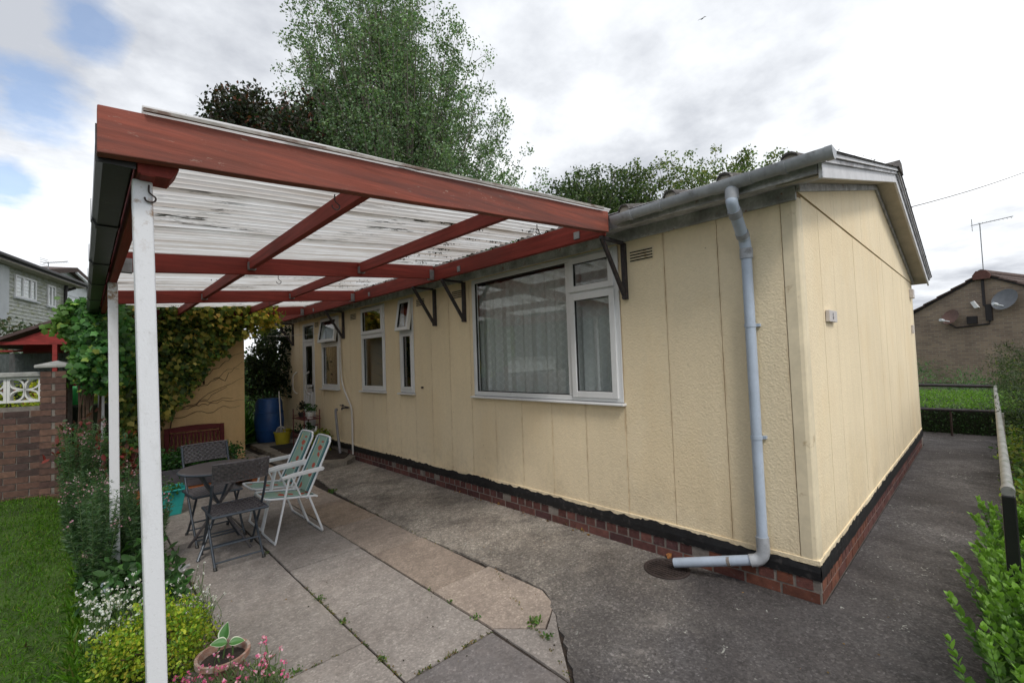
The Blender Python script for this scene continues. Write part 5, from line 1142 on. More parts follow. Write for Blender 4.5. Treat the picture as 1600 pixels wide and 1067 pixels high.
mk('mast_bracket', MB().box(-.02, .06, .01, .06, 3.1, 4.2).box(-.20, -.02, .01, .12, 2.5, 3.15), 'dark_trim', rb, **K)
mk('conduit', MB().tube([(-.10, .05, 2.5), (-.10, .05, 2.38), (.9, .05, 2.30), (1.15, .05, 2.5)], .03, 6).box(.25, .55, .01, .1, 2.42, 2.72), 'dark_trim', rb, **K)
mk('floodlight', MB().prism([(.12, 3.05), (.26, 3.32), (.36, 3.28), (.24, 3.02)], .1, .25, 1), 'upvc', rb, **K)
def dish(x, z, r_, mat, label):
    v = Matrix.Translation((x, .22, z)) @ Matrix.Rotation(R(-62), 4, 'X') @ Matrix.Rotation(R(14), 4, 'Y')
    D_ = mk('satellite_dish', MB().lathe([(r_ * q, .12 * r_ * q * q * 2.2) for q in (.02, .3, .55, .8, 1.0)] + [(r_ * 1.01, .27 * r_), (r_ * .8, .19 * r_), (r_ * .02, .02)], 26, mt=v, sy=1.1), mat, rb, smooth=40, label=label, **K)
    put('feed_arm', MB().tube([(x, .2, z - r_ * .6), (x + r_ * .35, .75, z - r_ * .35)], .022, 6).tube([(x + r_ * .30, .70, z - r_ * .38), (x + r_ * .42, .85, z - r_ * .28)], .06, 8).mesh('feed_arm', 'clad_white'), D_, local=True)
    put('wall_arm', MB().tube([(x, .0, z - .1), (x, .22, z - .05)], .03, 6).mesh('wall_arm', 'dark_trim'), D_, local=True)
dish(.97, 2.72, .30, 'dish_brown', 'brown mesh satellite dish'); dish(-.66, 3.22, .40, 'dish', 'grey satellite dish')
aerial((22.52, -.87, 4.4), 'television aerial on a thin mast over the buff brick gable', 1.0, R(84), 2.0)
# overhead wire
m = MB(); p0, p1 = Vector((6.2, 1.0, 3.75)), Vector((19.5, -2.25, 7.35)); m.tube([p0 + (p1 - p0) * u + Vector((0, 0, -.10 * math.sin(math.pi * u))) for u in np.linspace(0, 1.6, 16)], .010, 5)
solo('overhead_wire', m, 'cable', 'thin dark overhead wire running off from the bungalow roof', 'wire')
t = thing('bird', (21.44, 9.07, 20.1), 'tiny dark bird flying high in the grey sky', 'bird')
mk('body', MB().tube([(21.38, 9.15, 20.09), (21.43, 9.1, 20.1), (21.48, 9.03, 20.12)], [.015, .035, .01], 6), 'cable', t)
for s_ in (-1, 1): mk('wing', MB().add([(21.40, 9.12, 20.11), (21.46, 9.05, 20.11), (21.43 + s_ * .11, 9.08 - s_ * .09, 20.16 + .08 * s_), (21.43 + s_ * .20, 9.08 - s_ * .18, 20.11 + .12 * s_)], [(0, 1, 2), (0, 2, 3)]), 'cable', t)

# ------------------------------------------------------------------ rails, hedges and shrubs at the right
hr = thing('handrail', (7.7, -.4, 0), 'dark metal two-bar rail across the far end of the dark path', 'rail')
mk('top_rail', MB().tube([(7.7, 1.2, .90), (7.7, -.84, .88)], .028, 10), 'iron', hr, smooth=60); mk('lower_rail', MB().tube([(7.7, 1.2, .45), (7.7, -.84, .46)], .026, 10), 'iron', hr, smooth=60)
for y in (.9, -.30): mk('upright', MB().tube([(7.7, y, 0), (7.7, y, .44)], .016, 8), 'hookrust', hr)
sr_ = thing('side_handrail', (3, -.88, 0), 'weathered tubular handrail on a black post along the right edge of the path', 'rail')
mk('rail', MB().tube([(7.7, -.86, .88), (-.02, -.835, .865)], .022, 12), 'hedge_rail', sr_, smooth=60)
mk('post', MB().box(-.045, .005, -.860, -.810, -.02, .845), 'black_paint', sr_, bevel=.006); mk('post', MB().box(3.9, 3.96, -.89, -.83, -.02, .835), 'hedge_rail', sr_)
mk('collar', MB().tube([(-.04, -.835, .865), (.03, -.835, .865)], .026, 12), 'hedge_rail', sr_, smooth=60)
DG = [(.022, .045, .014), (.035, .065, .02), (.05, .085, .025)]; MG = [(.05, .13, .025), (.07, .17, .035), (.04, .10, .02), (.11, .20, .04)]
t = thing('clipped_hedge', (9.6, 0, 0), 'low clipped hedge with bright green top beyond the end of the path', 'hedge')
mk('core', MB().box(8.05, 12.3, -5, 4, -.05, .42), 'hedge_core', t)
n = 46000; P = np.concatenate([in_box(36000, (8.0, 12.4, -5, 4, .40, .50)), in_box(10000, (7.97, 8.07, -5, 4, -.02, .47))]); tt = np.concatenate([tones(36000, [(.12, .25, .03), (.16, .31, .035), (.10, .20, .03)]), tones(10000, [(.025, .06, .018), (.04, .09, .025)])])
o = put('foliage', leaf_mesh('foliage', P, rnd_dir(n, .4), rnd_dir(n, .5), .034 * rng.uniform(.6, 1.3, n), T_OVAL, tt), t); o['kind'] = 'stuff'
c = np.concatenate([in_box(380, (12.6, 17.5, -7, 5.5, .3, .72))]); c[:, 2] += .14 * np.sin(c[:, 1] * 2.1) + .10 * rng.random(len(c))
shrub('wild_hedge', (14.5, -1, 0), 'loose green undergrowth below the buff brick gable', 'undergrowth', c, 9000, .15, .11, [(.06, .14, .04), (.08, .17, .06), (.05, .10, .04)], T_NARROW, stems=20)
m = MB(); m.box(3.2, 8.7, -2.5, -1.5, -.02, .95)
c = []
while len(c) < 1300:
    x = random.uniform(1.9, 9.1); y = random.uniform(-2.85, -.90); z = random.uniform(.05, 1.55 + .12 * math.sin(x * 2.3) + .1 * math.sin(x * 5))
    if y > -1.05 and (x < 3.2 or z > 1.35 + random.uniform(0, .25)): continue
    if y > -1.25 and x < 2.8: continue
    c.append((x, y, z))
t = shrub('conifer_hedge', (5, -1.9, 0), 'tall dark bushy hedge behind the handrail at the right edge', 'hedge', c, 46000, .08, .05, [(.022, .042, .016), (.035, .06, .022), (.05, .08, .025), (.12, .16, .035)], T_NARROW, w=[.35, .35, .22, .08], stems=20); mk('core', m, 'hedge_core', t)
c = in_box(130, (2.0, 6.0, -1.12, -.93, .0, .45)); shrub('low_growth', (3.5, -1.0, 0), 'straggling green growth along the path edge under the handrail', 'undergrowth', c, 1700, .05, .055, [(.06, .14, .03), (.12, .2, .03), (.20, .24, .04)], stems=14, sm='green_stem', sr=.005)
# leafy bush in the near right corner: shoots with paired leaves, the largest leaves picked out as parts
bush = thing('leafy_bush', (.1, -1.25, 0), 'fresh green leafy bush spilling over the path in the near right corner', 'bush')
shoots = []; SM = MB()
for k in range(560):
    bx, by = random.uniform(-1.55, 1.7), random.uniform(-1.30, -.76)
    if bx > .3: L_ = random.uniform(.18, .42)
    else: L_ = random.uniform(.28, .52)
    az = random.uniform(R(50), R(200)) ; lean = random.uniform(.05, .38); d = Vector((math.cos(az) * lean, math.sin(az) * lean, 1)).normalized()
    if by < -1.15: d = Vector((d.x * .5, d.y * .4, 1)).normalized()
    b0 = Vector((bx, by, 0)); L_ *= 1.0; mid = b0 + d * L_ * .6 + Vector((0, 0, .02)); tip = b0 + d * L_ + Vector((d.x * .06, d.y * .06, -.02 if lean > .4 else .02))
    pts = bez([b0, mid, tip], 7); shoots.append(pts); SM.tube(pts, [.004 - .003 * i / (len(pts) - 1) for i in range(len(pts))], 4)
P, A, Nn, S, TT = [], [], [], [], []
for pts in shoots:
    n_ = len(pts); ph = random.random() * 6
    for i in range(2, n_):
        for s_ in (0, 1):
            a = ph + i * 1.57 + s_ * math.pi; t_ = (pts[i] - pts[i - 1]).normalized(); side = Vector((math.cos(a), math.sin(a), 0)); side = (side - t_ * side.dot(t_)).normalized()
            u = i / (n_ - 1); al = (side * (1.1 - .6 * u) + t_ * (.45 + .7 * u)).normalized(); P.append(pts[i]); A.append(al); Nn.append((t_ + Vector((0, 0, .7)) + Vector([random.gauss(0, .2) for _ in range(3)])).normalized())
            S.append(random.uniform(.042, .068) * (1 - .35 * u)); g_ = u ** 2.2; TT.append((.045 + .14 * g_, .12 + .22 * g_, .026 + .03 * g_))
    for s_ in range(3): P.append(pts[-1]); A.append((pts[-1] - pts[-3]).normalized() + Vector([random.gauss(0, .35) for _ in range(3)])); Nn.append(Vector((random.gauss(0, 1), random.gauss(0, 1), .8))); S.append(.026); TT.append((.20, .36, .06))
P, A, Nn, S, TT = map(np.array, (P, A, Nn, S, TT)); TT = TT * rng.normal(1, .14, (len(TT), 1))
cv = np.array([-3.36, -.80, 1.6]); dist = np.linalg.norm(P - cv, axis=1); ht = P[:, 2]
T_BIG = ([(0, 0, 0), (.16, .15, .03), (.29, .42, .04), (.24, .72, .015), (0, 1, -.06), (-.24, .72, .015), (-.29, .42, .04), (-.16, .15, .03), (0, .45, -.015)], [(0, 1, 8), (1, 2, 8), (2, 3, 8), (3, 4, 8), (4, 5, 8), (5, 6, 8), (6, 7, 8), (7, 0, 8)])
score = dist - .9 * ht; order = np.argsort(score); near = order[:280]; rest = order[280:]
o = put('foliage', leaf_mesh('foliage', P[rest], A[rest], Nn[rest], S[rest], T_BIG, TT[rest], 'leaf'), bush); o['kind'] = 'stuff'
lm = [leaf_mesh('leaf', [[0, 0, 0]], [[0, 1, 0]], [[0, 0, 1]], [1.0], T_BIG, [c_], 'leaf') for c_ in ((.06, .15, .03), (.09, .20, .04), (.15, .28, .05))]
for i in near:
    y = Vector(A[i]).normalized(); x = y.cross(Vector(Nn[i])).normalized(); z = x.cross(y); mt = Matrix((x, y, z)).transposed(); s_ = float(S[i])
    put('leaf', lm[0 if TT[i][0] < .08 else (1 if TT[i][0] < .13 else 2)], bush, tuple(P[i]), mt.to_euler(), (s_, s_, s_))
mk('twigs', SM, 'green_stem', bush)

# ------------------------------------------------------------------ trees
def tree(name, loc, label, ends, trunk_h, n, spread, size, pal, w=None, tmpl=T_DIA, trad=.28, along=.30, bpt=None, jit=.2, group=None, brad=.06, bmat='bark'):
    t = thing(name, loc, label, 'tree', group); base = Vector(loc); m = MB()
    top = base + Vector((0, 0, trunk_h)); m.tube(bez([base + Vector((0, 0, -.2)), base + Vector((.1, 0, trunk_h * .5)), top], 5), [trad * (1 - .6 * i / 10) for i in range(11)], 10); mk('trunk', m, bmat, t, smooth=60)
    b = MB(); Q, D_ = [], []
    for e in ends:
        e = Vector(e); s0 = base + Vector((0, 0, trunk_h * random.uniform(.35, 1.0))); h = e - s0
        c1 = s0 + Vector((h.x * .42, h.y * .42, h.z * .30)); path = bez([s0, c1, e], 7); L_ = h.length
        b.tube(path, [max(.008, brad * (L_ / 8) * (1 - i / (len(path) - 1))) for i in range(len(path))], 4, cap=False)
        for i in range(5): # side twigs
            k = random.randrange(5, len(path) - 1); p = path[k]; q = p + Vector((random.gauss(0, 1), random.gauss(0, 1), random.uniform(.3, 1.5))).normalized() * spread * random.uniform(1.5, 3); b.tube([p, q], [.02, .006], 3, cap=False); Q.append(tuple(q)); D_.append(.9)
        k0 = int(len(path) * (1 - along))
        for i in range(k0, len(path)): Q.append(tuple(path[i])); D_.append(1)
    mk('branches', b, bmat, t)
    Q = np.array(Q); Pn, i_ = clump_pts(n, Q, np.array([spread, spread, spread * .8]) * .62, True); cj = rng.normal(0, .14, len(Q)); tt = np.clip(tones(n, pal, jit, w) * (1 + cj[i_])[:, None], .003, 1)
    o = put('crown', leaf_mesh('crown', Pn, rnd_dir(n, -.2), rnd_dir(n, .2), size * rng.uniform(.65, 1.25, n), tmpl, tt), t); o['kind'] = 'stuff'; return t
U = Vector((.7254, -.6883, 0)); F = Vector((.6883, .7254, 0))
def poplar_ends():
    out = []; base = Vector((9.75, 21.25, 0)); prof = [(7, -3.0, 6.2), (9.5, -5.2, 7.4), (11.5, -6.4, 7.6), (13, -6.7, 7.0), (15, -7.2, 6.0), (18, -7.4, 4.9), (21, -7.2, 2.6), (22.6, -5.6, 1.2), (24, -3.0, .0)]
    while len(out) < 520:
        z = random.uniform(7, 24); l_ = np.interp(z, [p[0] for p in prof], [p[1] for p in prof]); r_ = np.interp(z, [p[0] for p in prof], [p[2] for p in prof]); c_ = (l_ + r_) / 2; h_ = (r_ - l_) / 2
        u = random.uniform(-1, 1); v = random.uniform(-1, 1)
        if u * u + v * v > 1: continue
        if random.random() > .45 + .55 * (u * u + v * v): continue
        out.append(base + U * (c_ + u * h_) + F * (v * h_ * .9) + Vector((0, 0, z)))
    return out
tree('poplar', (9.75, 21.25, 0), 'tall airy grey-green poplar rising out of frame behind the canopy', [e_ + U * .35 for e_ in poplar_ends()], 9, 210000, .46, .15, [(.11, .18, .085), (.15, .235, .115), (.075, .125, .055), (.24, .30, .20)], [.34, .3, .2, .16], trad=.5, along=.30, brad=.07)
def ends_ell(n, base, c, r, lo=-.6): return [tuple(q) for q in ell(n, c, r, lo)]
tree('copper_beech', (3.0, 22.6, 0), 'dark purple-leaved tree showing over the canopy, left of the poplar', ends_ell(260, None, (3.3, 22.8, 11.5), (3.9, 3.0, 3.3)), 7, 135000, .58, .20, [(.028, .034, .018), (.04, .028, .02), (.024, .042, .018), (.13, .045, .025)], [.36, .28, .3, .06], trad=.35)
tree('dark_green_tree', (11.45, 9.97, 0), 'dark green rounded tree behind the bungalow roof', ends_ell(170, None, (11.6, 9.9, 7.2), (2.4, 2.3, 2.0)), 4.5, 75000, .34, .12, [(.05, .085, .028), (.07, .115, .038), (.035, .06, .022), (.11, .15, .055)], trad=.2)
e3 = ends_ell(130, None, (13.9, 6.6, 7.2), (2.0, 3.3, 1.6))
for k in range(26): u = random.uniform(-1, 1); e3.append((13.8 + u * 1.9 + random.uniform(-.3, .3), 6.5 - u * 2.6, 8.5 + random.uniform(.1, .9) * (1 - u * u * .6)))
tree('yellow_green_tree', (13.78, 6.39, 0), 'lighter yellow-green tree with upright shoots behind the bungalow roof', e3, 4.2, 70000, .27, .11, [(.10, .16, .04), (.14, .20, .055), (.07, .115, .032), (.20, .22, .08)], trad=.2)
tree('sapling', (16.5, 1.4, 0), 'thin sapling just showing past the gable corner', [(16.6 + random.uniform(-.5, .4), 1.4 + random.uniform(-.3, .5), 3.5 + random.uniform(-.7, .5)) for _ in range(8)], 2.2, 260, .14, .13, MG, trad=.05, brad=.02)
# background greenery seen down the passage and behind everything
shrub('tall_shrub', (-1.1, 13.4, 0), 'tall mid green shrub at the end of the passage', 'shrub', ell(220, (-1.3, 13.4, 1.0), (1.7, .9, 1.35), -.8), 8500, .12, .10, [(.05, .15, .04), (.07, .20, .05), (.04, .10, .03), (.14, .24, .06)], T_NARROW, stems=14)
shrub('dark_climber', (-.35, 10.25, 0), 'dense dark climber above the blue barrel', 'climber', np.concatenate([in_box(170, (-.78, .05, 9.86, 10.5, 1.0, 2.05)), in_box(50, (-.6, .05, 9.8, 10.4, 2.0, 2.45))]), 7000, .055, .06, [(.018, .038, .012), (.03, .055, .018), (.012, .022, .010), (.05, .07, .02)], stems=10)
cg = []; m = MB()
P = np.stack([rng.normal(-1.0, .16, 520), rng.normal(10.4, .14, 520), np.full(520, .05)], 1); D2 = rnd_dir(520, 1.6); D2[:, 2] = np.abs(D2[:, 2])
t = thing('strap_leaf_clump', (-1.0, 10.4, 0), 'bright green clump of long strap leaves left of the blue barrel', 'plant'); o = put('foliage', leaf_mesh('foliage', P, D2, rnd_dir(520, .2), rng.uniform(.45, .85, 520), T_BLADE, tones(520, [(.09, .24, .03), (.14, .32, .04), (.06, .16, .025)])), t); o['kind'] = 'stuff'
c = np.concatenate([in_box(260, (-9, 12, 17, 18.2, .2, 2.2))]); t = shrub('boundary_hedge', (0, 17.6, 0), 'dark boundary hedge far behind the outbuilding', 'hedge', c, 9000, .22, .18, DG, stems=12); mk('core', MB().box(-9, 12, 17.4, 18, 0, 1.9), 'hedge_core', t)
c = in_box(300, (7.5, 30, 9, 24, .5, 3.0)); t = shrub('far_thicket', (16, 14, 0), 'dark thicket behind the bungalow', 'thicket', c, 9000, .5, .28, DG, stems=10)

# ------------------------------------------------------------------ flower border along the canopy posts
def spike_plant(name, x, y, label, n=26, h=(.55, .95), r_=.12, pal=None, fl=None, flat=True, size=.055):
    t = thing(name, (x, y, 0), label, 'flowering plant', 'tall flowering plants in the border'); m = MB(); P, A, S = [], [], []; FP = []
    for k in range(n):
        a = random.random() * 6.28; rr = r_ * math.sqrt(random.random()); L_ = random.uniform(*h); tip = Vector((x + rr * math.cos(a) * 1.5 + random.gauss(0, .02), y + rr * math.sin(a) * 1.5, L_)); b0 = Vector((x + rr * .6 * math.cos(a), y + rr * .6 * math.sin(a), 0)); pts = bez([b0, (b0 + tip) / 2 + Vector((0, 0, .04)), tip], 6)
        m.tube(pts, .003, 3, cap=False)
        for i in range(1, len(pts)):
            for q in range(15): aa = random.random() * 6.28; P.append(pts[i] + Vector((0, 0, random.uniform(-.04, .04)))); A.append((math.cos(aa), math.sin(aa), random.uniform(.1, .9))); S.append(size * random.uniform(.6, 1.2) * (1.1 - .5 * i / len(pts)))
        if random.random() < .32:
            for q in range(10): FP.append(tip + Vector((random.gauss(0, .014), random.gauss(0, .014), random.uniform(-.05, .02))))
    o = put('leaves', leaf_mesh('leaves', P, A, rnd_dir(len(P), .8), S, T_NARROW, tones(len(P), pal or [(.065, .14, .05), (.09, .18, .07), (.05, .105, .045), (.12, .18, .10)])), t); o['kind'] = 'stuff'
    mk('stems', m, 'green_stem', t)
    if FP: o = put('flowers', leaf_mesh('flowers', FP, rnd_dir(len(FP)), rnd_dir(len(FP), .5), .017, T_DIA, tones(len(FP), fl or [(.52, .30, .36), (.60, .42, .48), (.42, .20, .26)]), 'petal', width=1.4), t); o['kind'] = 'stuff'
    return t
sp = [(-3.22, 4.2, 'pale pink flowered plant behind the terracotta pot'), (-3.05, 4.5, 'pale pink flowered plant on the slab side of the border'), (-3.38, 4.75, 'pale pink flowered plant leaning over the lawn edge'), (-3.15, 5.1, 'tall feathery plant near the middle of the border'), (-2.98, 3.95, 'feathery plant close behind the nearest white post'), (-3.42, 5.6, 'tall plant with pink tips towards the brick pier'), (-3.2, 5.9, 'dark leaved tall plant before the ivy'), (-3.3, 3.75, 'short feathery plant at the lawn edge')]
for i, (x, y, l_) in enumerate(sp): spike_plant('border_plant', x, y, l_, n=30 if i < 7 else 18, h=(.40, .76) if i not in (6, 5) else (.7, 1.1))
for (x, y, z, l_) in ((-3.08, 5.3, 1.0, 'red-tipped stem of photinia leaves against the second post'), (-3.36, 6.2, 1.10, 'red-tipped photinia shoots by the brick pier')):
    c = [(x + random.gauss(0, .08), y + random.gauss(0, .1), z - random.random() * .5) for _ in range(22)]; shrub('photinia', (x, y, 0), l_, 'shrub', c, 210, .05, .07, [(.045, .09, .035), (.20, .035, .03), (.07, .13, .04), (.13, .05, .04)], w=[.4, .2, .25, .15], stems=8)
shrub('foxglove_leaves', (-2.95, 3.3, 0), 'low broad leaved plant at the slab edge behind the yellow shrub', 'plant', in_box(40, (-3.12, -2.84, 3.05, 3.85, .04, .26)), 420, .03, .075, [(.05, .13, .035), (.08, .18, .05), (.04, .09, .03)], stems=6, sm='green_stem', sr=.004)
shrub('pulmonaria', (-3.2, 3.45, 0), 'low green leafy plant between the terracotta pot and the white flowers', 'plant', in_box(36, (-3.34, -3.08, 3.1, 3.9, .03, .20)), 380, .03, .07, [(.05, .12, .035), (.07, .15, .05)], stems=6, sm='green_stem', sr=.004)
t = thing('terracotta_pot', (-3.27, 4.2, 0), 'worn terracotta pot half hidden among the border plants', 'plant pot'); mk('pot', MB().lathe([(.055, .0), (.085, .16), (.095, .162), (.095, .19), (.082, .19), (.072, .15)], 24, (-3.27, 4.2)), 'terracotta', t, smooth=40); mk('soil', MB().lathe([(.001, .15), (.075, .15)], 16, (-3.27, 4.2), cap=False), 'soil', t)
solo('white_bottle', MB().lathe([(.03, 0), (.032, .005), (.032, .11), (.012, .14), (.012, .16)], 14, mt=Matrix.Translation((-2.90, 3.62, .035)) @ Matrix.Rotation(R(75), 4, 'Y')), 'curtain_grey', 'pale plastic bottle lying in the leaves at the slab edge', 'bottle', smooth=40)
solo('solar_light', MB().lathe([(.03, .02), (.032, .03), (.032, .10), (.02, .12)], 14, (-3.24, 3.62)), 'blue_pvc', 'pale cylindrical solar light low in the border below the terracotta pot', 'garden light', smooth=40)
# golden spreading shrub round the near post and white flowers behind it
c = ell(200, (-3.07, 2.36, .10), (.23, .33, .18), -.4) + [(-3.07 + .27 * math.cos(a) * r_, 2.36 + .37 * math.sin(a) * r_, .31 - .17 * r_ + random.uniform(-.04, .09)) for a, r_ in [(random.random() * 6.28, random.random() ** .5) for _ in range(110)]]; GP = [(.27, .40, .035), (.42, .48, .04), (.15, .30, .03), (.52, .46, .06)]
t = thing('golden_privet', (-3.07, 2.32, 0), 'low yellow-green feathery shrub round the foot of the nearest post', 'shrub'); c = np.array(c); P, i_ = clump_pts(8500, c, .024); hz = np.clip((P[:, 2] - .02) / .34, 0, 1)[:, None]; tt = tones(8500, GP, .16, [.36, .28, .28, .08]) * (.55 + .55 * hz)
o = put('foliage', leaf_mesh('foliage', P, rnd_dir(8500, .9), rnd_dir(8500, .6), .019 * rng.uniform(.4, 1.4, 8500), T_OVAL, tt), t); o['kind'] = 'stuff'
m = MB()
for k in range(30): q = c[random.randrange(len(c))]; m.tube(bez([(-3.07, 2.3, 0), ((-3.07 + q[0]) / 2, (2.3 + q[1]) / 2, q[2] * .7), tuple(q)], 3), .003, 4)
mk('stems', m, 'stem', t)
def flowers(name, loc, label, box, n, leaf_pal, fl_pal, fs, h, nl, ls=.03, tm=T_NARROW, cat='flowering plant'):
    t = thing(name, loc, label, cat); m = MB(); FP = []; C_ = []
    for k in range(n):
        x = random.uniform(*box[0]); y = random.uniform(*box[1]); z = random.uniform(*h); tip = Vector((x + random.gauss(0, .03), y + random.gauss(0, .03), z)); m.tube(bez([(x * .7 + loc[0] * .3, y * .7 + loc[1] * .3, 0), (x, y, z * .6), tip], 3), .0016, 3, cap=False); FP.append(tip)
    P = in_box(nl, (*box[0], *box[1], .0, h[0])); o = put('leaves', leaf_mesh('leaves', P, rnd_dir(nl, 1.0), rnd_dir(nl, .4), ls * rng.uniform(.6, 1.3, nl), tm, tones(nl, leaf_pal)), t); o['kind'] = 'stuff'
    mk('stems', m, 'green_stem', t); k_ = 6; FP = np.repeat(np.array([tuple(p) for p in FP]), k_, 0) + rng.normal(0, fs * .28, (n * k_, 3)); o = put('flowers', leaf_mesh('flowers', FP, rnd_dir(len(FP), .3), rnd_dir(len(FP), .9), fs * rng.uniform(.7, 1.2, len(FP)), T_DIA, tones(len(FP), fl_pal, .12), 'petal', width=1.5), t); o['kind'] = 'stuff'; return t
flowers('white_flowers', (-3.22, 2.75, 0), 'cloud of tiny white flowers at the lawn edge behind the yellow shrub', ((-3.36, -3.08), (2.45, 3.05)), 170, [(.06, .10, .06), (.08, .13, .07)], [(.75, .75, .73), (.66, .66, .66)], .013, (.12, .36), 500)
flowers('white_flowers', (-2.93, 2.85, 0), 'sparse tiny white flowers on the slab side of the yellow shrub', ((-3.06, -2.76), (2.35, 3.05)), 95, [(.07, .12, .05), (.09, .13, .06)], [(.72, .72, .70), (.62, .62, .62)], .010, (.10, .30), 300)
flowers('pink_flowers', (-2.97, 1.68, 0), 'mat of small pink flowers at the bottom edge of the picture beside the post', ((-3.20, -2.66), (1.48, 1.84)), 110, [(.13, .20, .07), (.10, .16, .06), (.18, .22, .10)], [(.66, .16, .30), (.60, .10, .24), (.74, .44, .52)], .014, (.13, .25), 2600, .045)
# hosta in an oval pot
t = thing('hosta_pot', (-2.84, 1.96, 0), 'oval terracotta pot with a young cream-edged hosta on the slabs', 'plant pot')
mk('pot', MB().lathe([(.07, .0), (.105, .13), (.122, .14), (.122, .165), (.108, .165), (.098, .12)], 30, (-2.84, 1.96)), 'terracotta', t, smooth=40); mk('soil', MB().lathe([(.001, .135), (.05, .142), (.102, .130)], 20, (-2.84, 1.96), cap=False), 'soil', t)
def hosta_leaf(base, tip, lean, s_):
    y = (Vector(tip) - Vector(base)).normalized(); x = y.cross(Vector(lean)).normalized(); z = x.cross(y); m = MB(); vs = []; uv = []; nn = 12
    wd = lambda u: .34 * math.sin(math.pi * min(1, u * 1.0) ** .75) ** .9 + .0001
    for i in range(nn + 1):
        u = i / nn
        for k in range(-4, 5): q = k / 4; w = wd(u) * s_; p = Vector(base) + y * u * s_ + x * q * w + z * (abs(q) ** 1.5 * w * .45 - .22 * s_ * u * u); vs.append(tuple(p)); uv.append((max(abs(q), 1 - 3.0 * (1 - u) if u > .8 else 0, 0), u))
    m.add(vs, [(i * 9 + k, i * 9 + k + 1, (i + 1) * 9 + k + 1, (i + 1) * 9 + k) for i in range(nn) for k in range(8)]); me = m.mesh('leaf', 'hosta', smooth=True); ul = me.uv_layers.new(name='UVMap')
    for lp in me.loops: ul.data[lp.index].uv = uv[lp.vertex_index]
    return me
for b_, tp, ln, s_ in (((-2.83, 1.99, .205), (-2.815, 2.005, .31), (-.6, -.7, .3), .085), ((-2.82, 1.97, .20), (-2.90, 1.99, .225), (-.25, -.5, .9), .075), ((-2.815, 1.955, .20), (-2.735, 1.93, .205), (-.3, -.5, .9), .07)): put('leaf', hosta_leaf(b_, tp, ln, s_), t)
mk('leaf_stalks', MB().tube(bez([(-2.86, 1.93, .13), (-2.865, 1.95, .18), (-2.83, 1.99, .206)], 4), .004, 6).tube(bez([(-2.84, 1.965, .13), (-2.83, 1.96, .19), (-2.82, 1.97, .201)], 4), .004, 6).tube(bez([(-2.80, 1.95, .13), (-2.80, 1.95, .19), (-2.815, 1.955, .201)], 4), .004, 6), 'green_stem', t)
# weeds and moss in the joints
def weed(x, y, label, n=30, r_=.05, s_=.035):
    P = np.stack([rng.normal(x, r_ * .3, n), rng.normal(y, r_ * .3, n), rng.uniform(0, .015, n)], 1); s_ = s_ * .68; t = thing('weed', (x, y, 0), label, 'weed', 'weeds in the paving joints'); put('leaves', leaf_mesh('leaves', P, rnd_dir(n, .5), rnd_dir(n, 1.5), s_ * rng.uniform(.5, 1.2, n), T_OVAL, tones(n, [(.06, .14, .03), (.10, .18, .04), (.14, .17, .05)])), t)
for x, y, l_, n_, r_, s_ in ((-1.36, 1.18, 'leafy weed in the joint near the broken slab corner', 46, .07, .045), (-1.42, 1.02, 'small weed at the edge of the dark path', 24, .05, .035), (-2.18, 2.06, 'weed in the long joint between the grey slabs', 30, .05, .03), (-2.18, 2.45, 'larger weed in the long joint, further back', 34, .06, .03), (-2.18, 1.55, 'weed in the long joint near the bottom of the frame', 28, .06, .03), (-1.58, 1.48, 'small weed by the pink slab joint', 20, .04, .03), (-1.58, 1.75, 'tiny weed between pink and grey slabs', 14, .03, .03), (-1.04, 5.05, 'grass tuft at the concrete edge by the white chairs', 40, .06, .06), (-1.58, 2.0, 'tiny weed in the joint by the third grey slab', 10, .02, .025), (-2.55, 1.79, 'mossy weed in the joint beside the hosta pot', 34, .06, .025), (-2.20, 3.6, 'weed by the foot of the near white chair', 16, .04, .03)): weed(x, y, l_, n_, r_, s_)
P = []; 
for (x0, y0, x1, y1, k) in ((-2.18, 1.2, -2.18, 2.7, 420), (-1.6, 1.31, -2.15, 1.31, 320), (-2.7, 1.77, -2.3, 1.77, 160), (-1.06, 1.9, -1.6, .7, 260), (-1.07, 4.5, -1.1, 2.4, 260), (-2.76, 2.0, -2.76, 3.6, 160), (0.0, 1.2, -.0, 3.2, 120), (-2.75, .6, -2.75, 1.8, 120)):
    u = rng.random(k) ** 1.0; cl = (np.sin(u * 23 + x0 * 7) + np.sin(u * 57)) > -.2; u = u[cl]; P.append(np.stack([x0 + (x1 - x0) * u + rng.normal(0, .006, len(u)) - (.02 if x0 == 0 else 0), y0 + (y1 - y0) * u + rng.normal(0, .006, len(u)), rng.uniform(-.008, .006, len(u))], 1))
P = np.concatenate(P); o = put('joint_moss', leaf_mesh('joint_moss', P, rnd_dir(len(P), .3), rnd_dir(len(P), 1), .013, T_OVAL, tones(len(P), [(.10, .13, .03), (.20, .17, .05), (.06, .09, .03), (.22, .14, .06)]))); tag(o, 'moss and ochre grit lodged in the joints between the paving slabs', 'moss', kind='stuff')
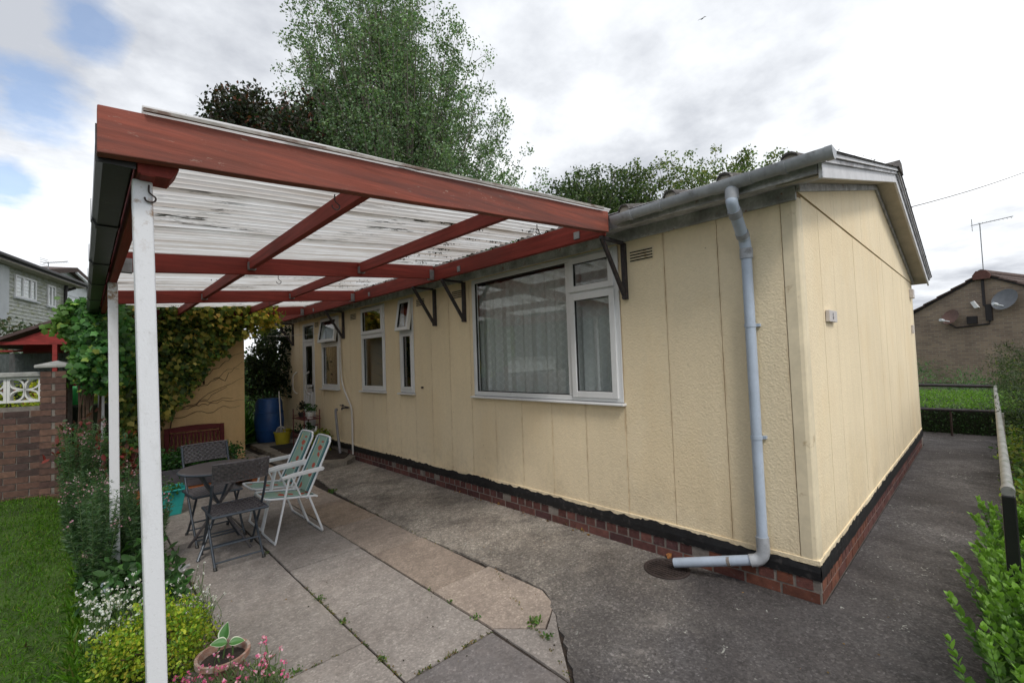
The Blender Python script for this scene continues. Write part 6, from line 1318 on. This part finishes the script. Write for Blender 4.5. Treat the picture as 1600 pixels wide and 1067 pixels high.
# crumbs, grit and dry leaves on the concrete
n = 420; P = in_box(n, (-2.8, 6.5, -1.0, 3.6, .005, .008)); keep = (P[:, 1] < -.03) | ((P[:, 0] < -.03)); P = P[keep]; n = len(P)
o = put('grit', leaf_mesh('grit', P, rnd_dir(n) * [1, 1, .1], np.tile([0, 0, 1.0], (n, 1)) + rng.normal(0, .3, (n, 3)), rng.uniform(.005, .018, n), T_DIA, tones(n, [(.30, .28, .25), (.04, .03, .02), (.22, .13, .05), (.10, .08, .06)]))); tag(o, 'scattered grit and leaf crumbs on the concrete and slabs', 'grit', kind='stuff')
P = np.stack([rng.normal(-.045, .02, 46), rng.uniform(1.7, 3.9, 46), np.full(46, .012)], 1); o = put('leaf_litter', leaf_mesh('leaf_litter', P, rnd_dir(46), rnd_dir(46, 1.5), .035, T_OVAL, tones(46, [(.30, .16, .04), (.20, .11, .03), (.12, .08, .04)]))); tag(o, 'small dry leaves gathered along the foot of the plinth', 'leaf litter', kind='stuff')
# lawn blades
n = 150000; u = rng.random(n); y = -.6 + 8.8 * u ** 1.15; x = -3.31 - rng.random(n) ** 1.6 * 5.2 ; x = np.where(rng.random(n) < .04, rng.normal(-3.28, .04, n), x)
z = .012 + .19 * np.clip((y - 2.5) / 4.3, 0, 1) * np.clip((-3.15 - x) / .5, 0, 1)
Pg = np.stack([x, y, z - .004], 1); o = put('lawn_grass', leaf_mesh('lawn_grass', Pg, rnd_dir(n, 1.1), rnd_dir(n), (.032 + .03 * (x > -3.42)) * rng.uniform(.6, 1.4, n), T_BLADE, tones(n, [(.075, .18, .012), (.10, .22, .014), (.055, .135, .010), (.16, .20, .045)], .2, [.35, .3, .27, .08]), 'leaf', width=1.6)); tag(o, 'short green lawn grass left of the flower border', 'grass', kind='stuff')
for x, y, lf_ in ((-3.75, 3.6, 'largest dead brown leaf on the lawn, in the middle'), (-3.62, 3.1, 'dead brown leaf on the lawn nearest the camera'), (-4.2, 4.6, 'dead brown leaf on the lawn at the left frame edge'), (-3.9, 5.3, 'dead brown leaf on the lawn farthest towards the brick wall')):
    P = np.stack([rng.normal(x, .03, 7), rng.normal(y, .03, 7), np.full(7, .05)], 1); t = put('fallen_leaf', leaf_mesh('fallen_leaf', P[:2], rnd_dir(2), rnd_dir(2, 1.5), .05, T_OVAL, tones(2, [(.16, .10, .04), (.07, .05, .03)]))); tag(t, lf_, 'fallen leaf', 'dead leaves on the lawn')

# the garden hedge and trees beyond the lawn, out of frame but mirrored in the windows
c = in_box(900, (-13.2, -11.2, -9, 34, .3, 5.2)); c[:, 2] *= .8 + .25 * np.sin(c[:, 1] * 1.3)
t = shrub('garden_hedge', (-12, 1, 0), 'tall dark garden hedge along the far side of the lawn', 'hedge', c, 20000, .30, .24, DG, stems=14); mk('core', MB().box(-13, -11.8, -9, 34, 0, 4.2), 'hedge_core', t)
